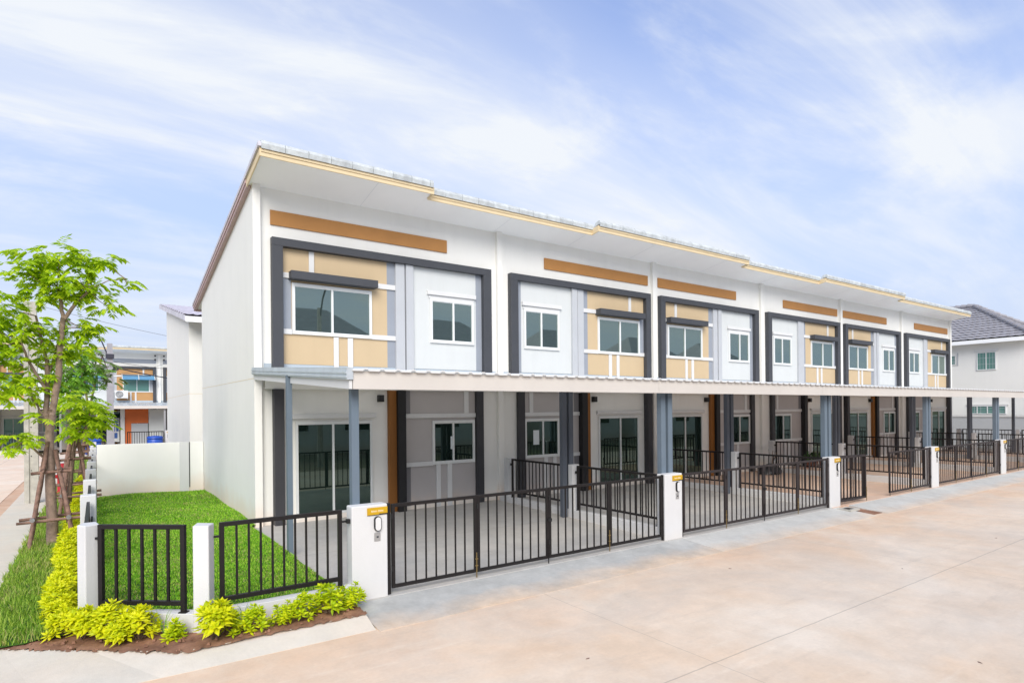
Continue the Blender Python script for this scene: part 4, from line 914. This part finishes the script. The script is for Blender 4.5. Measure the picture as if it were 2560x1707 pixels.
# ------------------------------------------------------------------ foliage
def leaf_quad(m, p, d, up, L, W, fold=.25):
    """one leaflet: two facets along a midrib"""
    d = d.normalized(); s = d.cross(up); 
    if s.length < 1e-4: s = Vector((1, 0, 0))
    s.normalize(); n = s.cross(d).normalized(); k = len(m.v)
    a = p; b = p + d * L * .45 + s * W * .5 - n * W * fold; c = p + d * L - n * L * .18; e = p + d * L * .45 - s * W * .5 - n * W * fold; mid = p + d * L * .45
    m.v += [tuple(a), tuple(b), tuple(c), tuple(e), tuple(mid)]
    m.f += [(k, k + 1, k + 4), (k + 1, k + 2, k + 4), (k, k + 4, k + 3), (k + 4, k + 2, k + 3)]
def compound(m, p, d, L, rnd, n=5, ll=.10, lw=.036):
    d = d.normalized(); side = d.cross(Vector((0, 0, 1)))
    if side.length < .05: side = Vector((1, 0, 0))
    side.normalize(); cur = Vector(p); step = L / n
    for i in range(n):
        d = (d + Vector((0, 0, -.16))).normalized(); cur = cur + d * step
        for s in (-1, 1):
            ld = (side * s + d * .55 + Vector((0, 0, -.25 + rnd.uniform(-.2, .15)))).normalized()
            leaf_quad(m, cur, ld, Vector((0, 0, 1)), ll * rnd.uniform(.75, 1.15), lw * rnd.uniform(.8, 1.2))
    leaf_quad(m, cur, d, Vector((0, 0, 1)), ll, lw)
def tree(name, label, loc, limbs, clumps, leafm, barkm, seed, per=26, L=.30, ll=.10, lw=.036, twig=True):
    rnd = random.Random(seed); t = thing(name, label, 'tree', loc, 'young street trees in a row')
    m = MB()
    for k, (pts, r0, r1) in enumerate(limbs):
        P_ = []; n = len(pts)
        for i in range(n - 1):                      # subdivide with a slight wander
            a = Vector(pts[i]); b = Vector(pts[i + 1])
            for q in range(4): 
                p = a.lerp(b, q / 4); 
                if q: p += Vector((rnd.uniform(-.012, .012), rnd.uniform(-.012, .012), 0))
                P_.append(p)
        P_.append(Vector(pts[-1])); N_ = len(P_)
        mm = MB() if k == 0 else m
        mm.tube(P_, [(r0 + (r1 - r0) * i / (N_ - 1)) * rnd.uniform(.96, 1.05) for i in range(N_)], 9)
        if k == 0: mm.obj('trunk', barkm, t, smooth=True)
    tips = [Vector(l[0][-1]) for l in limbs[1:]] + [Vector(limbs[0][0][-1])]
    for c in clumps:
        cv = Vector(c[:3]); best = min(tips, key=lambda q: (q - cv).length)
        midp = best.lerp(cv, .5) + Vector((0, 0, -.05)); m.tube([best, midp, cv], [.012, .008, .004], 5)
    if m.v: m.obj('limbs', barkm, t, smooth=True)
    m = MB()
    for c in clumps:
        cx, cy, cz_, r = c[:4]; rz2 = c[4] if len(c) > 4 else r * .7
        cnt = int(per * (r / .35) ** 1.6)
        for i in range(cnt):
            while True:
                v = Vector((rnd.uniform(-1, 1), rnd.uniform(-1, 1), rnd.uniform(-1, 1)))
                if v.length < 1: break
            p = Vector((cx + v.x * r, cy + v.y * r, cz_ + v.z * rz2))
            d = Vector((v.x + rnd.uniform(-.5, .5), v.y + rnd.uniform(-.5, .5), rnd.uniform(-.25, .45)))
            compound(m, p, d, L * rnd.uniform(.6, 1.15), rnd, 5, ll, lw)
    m.obj('crown', leafm, t)
    return t
# nearest tree (local coordinates from its foot)
T1 = (-3.48, .9, -.15)
limbs = [([(0, 0, 0), (-.02, 0, 1.0), (-.03, 0, 2.0), (.0, 0, 2.55)], .098, .062),
         ([(0, 0, 2.45), (.09, .0, 3.03), (.14, .02, 3.7), (.19, .02, 4.28)], .060, .046),
         ([(-.03, 0, 2.0), (-.08, .05, 2.6), (-.05, .1, 3.1), (-.06, .1, 3.5)], .055, .034),
         ([(-.06, .1, 3.45), (-.16, .12, 3.95), (-.22, .1, 4.3)], .03, .018),
         ([(-.05, .1, 3.2), (.06, .15, 3.6), (.12, .2, 3.9)], .024, .014),
         ([(-.06, .02, 2.9), (-.3, -.1, 3.4), (-.42, -.15, 3.8)], .028, .016),
         ([(.19, .02, 4.25), (.16, .0, 4.6), (.10, -.02, 4.85)], .036, .02),
         ([(.19, .02, 4.25), (.38, -.05, 4.55), (.60, -.1, 4.85)], .036, .022),
         ([(.60, -.1, 4.85), (.9, -.1, 5.05), (1.18, -.1, 5.12)], .012, .005),
         ([(-.02, 0, 1.55), (-.25, -.05, 1.82), (-.42, -.05, 1.95)], .026, .012),
         ([(-.03, .0, 2.3), (-.28, .05, 2.75), (-.3, .1, 2.95)], .018, .01)]
clumps = [(-.20, .1, 5.42, .32, .18), (.15, -.1, 5.45, .36, .2), (.55, .1, 5.42, .34, .2), (.88, 0, 5.46, .2, .13), (-.35, -.1, 5.05, .30, .26), (.05, .2, 5.05, .42, .28), (.45, -.2, 5.0, .40, .3), (.72, .15, 4.9, .30, .25),
          (.88, -.1, 4.55, .20, .18), (1.22, -.1, 5.05, .13, .15), (-.15, .1, 4.7, .28, .2), (.2, .2, 4.75, .25, .15), (.62, .1, 4.12, .22, .16), (.4, .3, 4.2, .26, .2),
          (-.75, -.1, 4.5, .36, .24), (-.95, .1, 4.15, .36, .26), (-.62, .2, 4.0, .35, .3), (-.35, -.2, 4.1, .30, .28), (-.85, -.1, 3.7, .36, .28), (-.5, .1, 3.55, .34, .28), (-.1, .2, 3.9, .30, .28), (.1, .3, 3.6, .28, .26),
          (-.9, .1, 3.2, .36, .24), (-.55, -.15, 3.05, .34, .22), (-.22, .2, 3.2, .25, .25), (.42, .25, 3.75, .26, .24), (-.78, -.2, 2.85, .22, .14),
          (-.52, -.05, 2.05, .17, .11), (-.36, -.05, 1.98, .14, .09), (-.62, -.05, 1.85, .12, .07), (-.12, -.15, 2.42, .12, .09), (-.3, .05, 2.85, .2, .14)]
tree('street_tree', 'nearest young tree with light green feathery leaves, propped by a wooden frame', T1, limbs, clumps, 'leaf_light', 'bark', 11, per=36, L=.21, ll=.125, lw=.054)
T2 = (-3.35, 4.4, -.15)
tree('street_tree', 'short leafy sapling with bright leaves just behind the nearest tree', T2, [([(0, 0, 0), (.05, 0, .9), (.12, 0, 1.6)], .05, .03), ([(.12, 0, 1.6), (.16, 0, 2.2), (.14, 0, 2.9)], .02, .01), ([(.12, 0, 1.6), (.3, 0, 2.1), (.42, 0, 2.3)], .02, .008)],
     [(.2, 0, 2.75, .34, .16), (.42, -.1, 2.55, .30, .16), (.5, 0, 2.3, .28, .16), (.2, .1, 2.35, .28, .16), (.3, -.1, 2.0, .22, .12), (.05, 0, 2.1, .2, .15), (.02, 0, 2.9, .15, .1)], 'leaf_light', 'bark2', 12, per=40, ll=.14, lw=.06)
tree('street_tree', 'darker green tree behind the sapling, third from the camera', (-3.45, 7.4, -.15), [([(0, 0, 0), (.1, 0, 1.2), (.15, 0, 2.2)], .07, .05), ([(.15, 0, 2.2), (.3, 0, 3.0), (.35, 0, 3.9)], .045, .02), ([(.15, 0, 2.2), (.0, .1, 3.0), (-.1, .1, 3.6)], .04, .02)],
     [(.3, 0, 4.0, .38, .3), (.05, .1, 3.8, .42, .3), (.5, 0, 3.6, .34, .3), (.15, -.1, 3.35, .42, .3), (.42, .1, 3.15, .30, .26), (-.2, 0, 3.4, .36, .3), (.0, 0, 2.9, .34, .26), (-.1, 0, 2.4, .28, .22)], 'leaf_green', 'bark2', 13, per=24, ll=.14, lw=.06)
tree('street_tree', 'olive green tree beside the slim far pole, last of the row', (-3.3, 12.0, -.15), [([(0, 0, 0), (.15, 0, 1.4), (.3, 0, 2.6)], .07, .05), ([(.3, 0, 2.6), (.5, 0, 3.6), (.7, 0, 4.5)], .04, .02), ([(.3, 0, 2.6), (.2, .1, 3.4), (.1, .1, 4.2)], .04, .02)],
     [(.3, 0, 4.5, .5, .35), (.6, 0, 4.2, .42, .3), (.1, .1, 4.1, .5, .35), (.85, 0, 3.95, .34, .25), (.4, 0, 3.7, .4, .3), (1.0, 0, 3.6, .25, .18), (.0, 0, 3.5, .4, .25)], 'leaf_olive', 'bark2', 14, per=9, ll=.15, lw=.07)
# wooden props
def support(x, y, s, label, low=.52, high=1.38, seed=1, ground=-.15):
    rnd = random.Random(seed); t = thing('tree_support', label, 'tree support', (x, y, ground), 'timber frames propping the trees')
    feet = [(-.34, -.32), (.36, -.30), (.30, .34), (-.36, .32)]
    def pole(nm, a, b, r, mat='stake_wood'):
        a = Vector(a); b = Vector(b); pts = []
        for i in range(6):
            p = a.lerp(b, i / 5); 
            if 0 < i < 5: p += Vector((rnd.uniform(-.01, .01), rnd.uniform(-.01, .01), 0))
            pts.append(p)
        MB().tube(pts, [r * rnd.uniform(.9, 1.1) for _ in pts], 7).obj(nm, mat, t, smooth=True)
    for fx, fy in feet: pole('leg', (fx * s, fy * s, -.1), (fx * .16 * s, fy * .16 * s, 1.95 * s if fx < 0 else 1.8 * s), .036)
    for z, e in ((low, .50), (high, .30)):
        f = 1 - (z + .1) / 2.3
        for sy in (-1, 1): pole('crossbar', (-e * s, sy * .33 * f * s, z + rnd.uniform(-.03, .01)), (e * s, sy * .31 * f * s, z + rnd.uniform(.0, .06)), .028)
        for sx in (-1, 1): pole('crossbar', (sx * .35 * f * s, -e * .9 * s, z + .055), (sx * .33 * f * s, e * .9 * s, z + .05), .030)
    for fx in (-1, 1): MB().tube([(fx * .36 * .73 * s, -.46 * s, low + .055), (fx * .36 * .73 * s, -.40 * s, low + .055)], .040, 8).obj('tin_cap', 'tin', t)
support(-3.48, .88, 1.0, 'four legged timber frame round the nearest tree trunk', seed=4)
support(-3.2, 4.5, 1.0, 'timber frame round the sapling behind the nearest tree', seed=5)
support(-3.3, 7.5, 1.05, 'timber frame round the third tree of the row', seed=6)
support(-3.2, 12.0, 1.1, 'timber frame round the last tree, near the far pole', seed=7)
# hydrant
t = thing('fire_hydrant', 'red fire hydrant partly hidden behind the tree props', 'hydrant', (-3.66, 9.9, -.12)); t.scale = (1.25, 1.25, 1.15); 
MB().lathe((0, 0, 0), [(.16, 0), (.16, .04), (.11, .06), (.11, .55), (.17, .56), (.17, .60), (.13, .64), (.10, .74), (.03, .80)], 18).obj('body', 'hydrant_red', t, smooth=True)
MB().tube([(0, -.05, .42), (0, -.22, .42)], .085, 14).obj('outlet', 'hydrant_red', t); MB().tube([(0, -.22, .42), (0, -.27, .42)], .045, 6).obj('cap_nut', 'hydrant_red', t); MB().tube([(-.2, 0, .45), (.2, 0, .45)], .05, 12).obj('outlet', 'hydrant_red', t)

# golden hedge shrubs
def shrub_mesh(seed, R_, H, n, mat, ll=.105, lw=.040):
    rnd = random.Random(seed); m = MB(); st = MB()
    for i in range(n):
        a = rnd.uniform(0, 6.283); q = math.sqrt(rnd.random()); hz_ = rnd.random() ** .7
        rr = R_ * q * (1 - .45 * hz_ ** 2); p = Vector((rr * math.cos(a), rr * math.sin(a), H * (.12 + .88 * hz_) * (1 - .28 * q * q) * rnd.uniform(.85, 1.12)))
        if i % 3 == 0: st.tube([(p.x * .25, p.y * .25, 0), (p.x * .7, p.y * .7, p.z * .55), tuple(p)], [.006, .005, .003], 4, False)
        ax = (Vector((p.x * 1.6, p.y * 1.6, .22)) + Vector((rnd.uniform(-.1, .1), rnd.uniform(-.1, .1), .1))).normalized()
        for ring, (cnt, tilt, sc_) in enumerate(((4, .55, .62), (4, 1.05, .9), (4, 1.5, 1.0))):
            o1 = ax.orthogonal().normalized(); o2 = ax.cross(o1); ph = rnd.uniform(0, 6.28)
            for k in range(cnt):
                b = ph + 2 * math.pi * k / cnt + rnd.uniform(-.3, .3)
                d = ax * math.cos(tilt) + (o1 * math.cos(b) + o2 * math.sin(b)) * math.sin(tilt)
                leaf_quad(m, p - ax * ring * .018, d, ax, ll * sc_ * rnd.uniform(.8, 1.15), lw * rnd.uniform(.8, 1.2))
    return m.mesh('foliage', mat), st.mesh('stems', 'bark2')
SH = [shrub_mesh(20 + i, .21, .42, 38, 'shrub_gold') for i in range(3)]
SHL = [shrub_mesh(30 + i, .17, .34, 30, 'shrub_lime', .085, .033) for i in range(3)]
SHS = shrub_mesh(40, .10, .24, 12, 'shrub_lime')
def shrub(x, y, pool, s, label, group, sz=1.0):
    t = thing('shrub', label, 'shrub', (x, y, -.13), group, random.uniform(0, 6)); t.scale = (s, s, s * sz * .8)
    for me, nm in zip(pool, ('foliage', 'stems')):
        o = bpy.data.objects.new(nm, me); col.objects.link(o); o.parent = t
# along the side fence
y = -4.55; k = 0
while y < 13:
    shrub(-3.17 + random.uniform(-.04, .04), y, SH[k % 3], random.uniform(.85, 1.08), 'golden leaved shrub in the clipped row along the white side fence', 'golden shrubs along the side fence', random.uniform(.95, 1.25)); y += .26 + .012 * max(0, y + 4); k += 1
# round the corner
for i, (x, y, s, lab) in enumerate(((-3.08, -4.96, .95, 'golden shrub where the side hedge turns the corner, left of the corner post'), (-2.93, -5.18, 1.05, 'golden shrub directly in front of the foot of the corner post'), (-2.66, -5.38, 1.15, 'full golden shrub just right of the corner post, under the panel'),
        (-2.42, -5.56, 1.1, 'golden shrub at the right end of the corner clump, beside the bare soil'), (-2.62, -5.58, .75, 'low golden shrub at the front edge of the corner clump, over the kerb'))):
    shrub(x, y, SH[i % 3], s, lab, 'golden shrubs at the corner post')
shrub(-2.12, -5.72, SHS, 1.0, 'small sparse sprig alone in the bare soil below the corner panel', 'shrubs along the front fence')
for lab, x, y, s, p in (('broad yellow green shrub below the second white corner post', -1.75, -5.98, 1.25, 0), ('shrub second from the corner post along the front low wall', -1.36, -5.95, 1.05, 1), ('shrub in the middle of the front low wall', -1.04, -5.95, .95, 2),
                        ('tall narrow shrub right of the middle of the front low wall', -.80, -5.93, 1.1, 0), ('large shrub next to last before the gate pillar', -.48, -5.90, 1.35, 1), ('shrub closest to the gate pillar with yellow plate', -.22, -5.88, 1.15, 2)):
    shrub(x, y - .06, SHL[p] if x > -1.7 else SH[1], s, lab, 'shrubs along the front fence')
shrub(-1.60, -5.95, SHL[1], .95, 'lower shrub tucked right of the broad one by the corner post', 'shrubs along the front fence')
# grassy weeds
for (x, y) in ((-2.2, -5.66), (-1.42, -5.80)):
    m = MB()
    for i in range(7):
        a = random.uniform(0, 6.28); l = random.uniform(.18, .34); m.tube([(0, 0, 0), (.03 * math.cos(a), .03 * math.sin(a), l * .6), (.09 * math.cos(a), .09 * math.sin(a), l)], [.003, .0025, .001], 4)
    o = m.obj('weed', 'leaf_green'); o.location = (x, y, -.12); tag(o, 'thin grassy weed by the low wall, ' + ('beside the small sprig' if x < -2 else 'among the front shrubs'), 'weed')

# ------------------------------------------------------------------ small things in the yards
t = thing('sack', 'black plastic sack lying against the low wall in the third yard', 'bag', (17.1, -.9, -.05))
m = MB(); rnd = random.Random(5); seg, rings = 18, 9
for j in range(rings + 1):
    ph = math.pi / 2 * j / rings
    for i in range(seg):
        a = 2 * math.pi * i / seg; w_ = 1 + rnd.uniform(-.1, .1); m.v.append((.52 * math.cos(a) * math.cos(ph) * w_, .34 * math.sin(a) * math.cos(ph) * w_, .34 * math.sin(ph) * w_))
for j in range(rings):
    for i in range(seg): m.f.append((j * seg + i, j * seg + (i + 1) % seg, (j + 1) * seg + (i + 1) % seg, (j + 1) * seg + i))
m.obj('bag', 'sack', t, smooth=True)
m = MB()
for i in range(9): a = rnd.uniform(0, 6.28); l = rnd.uniform(.3, .6); m.tube([(.1, 0, .25), (.1 + .2 * math.cos(a), .2 * math.sin(a), .3 + l)], .008, 4)
m.obj('twigs', 'bark2', t)
for i, (x, y, lab) in enumerate(((20.2, -.6, 'left potted plant before the door of the fourth house'), (20.75, -.55, 'middle potted plant before the door of the fourth house'), (21.3, -.6, 'right potted plant before the door of the fourth house'))):
    t = thing('potted_plant', lab, 'plant', (x, y, -.05), 'potted plants of the fourth house'); MB().lathe((0, 0, 0), [(.1, 0), (.15, .24), (.165, .25), (.13, .24), (.12, .2)], 14).obj('pot', 'terracotta', t, smooth=True)
    me, sm = shrub_mesh(60 + i, .18, .4, 16, 'shrub_dark'); o = bpy.data.objects.new('foliage', me); col.objects.link(o); o.parent = t; o.location = (0, 0, .22)
    o = bpy.data.objects.new('stems', sm); col.objects.link(o); o.parent = t; o.location = (0, 0, .2)
t = thing('drain_cover', 'rough grey drain slab in the apron below the third gate pillar', 'drain cover', (12.2, -5.95, -.18)); MB().box(-.2, .25, -.18, .15, -.02, .02).obj('slab', 'concrete_pole', t); MB().box(-.12, .1, -.1, .05, .0205, .026).obj('opening', 'lamp_black', t)
# fallen leaves on the road
for i, (x, y, a, lab) in enumerate(((7.6, -9.0, .4, 'dry leaf on the road left of the long joint'), (5.5, -7.4, 2.0, 'dry leaf on the road before the second gate pillar'), (4.4, -11.0, 1.0, 'dry leaf at the bottom edge of the road'), (11.5, -9.1, 2.7, 'farthest dry leaf out on the road'), (9.4, -10.3, 1.3, 'dry leaf near the right edge of the road'), (1.3, -8.6, .2, 'dry leaf on the road in front of the first gate'))):
    m = MB(); leaf_quad(m, Vector((0, 0, .006)), Vector((math.cos(a), math.sin(a), .05)), Vector((0, 0, 1)), .09, .03); o = m.obj('fallen_leaf', 'stake_wood'); o.location = (x, y, -.25)
    tag(o, lab, 'leaf', 'fallen leaves on the road')
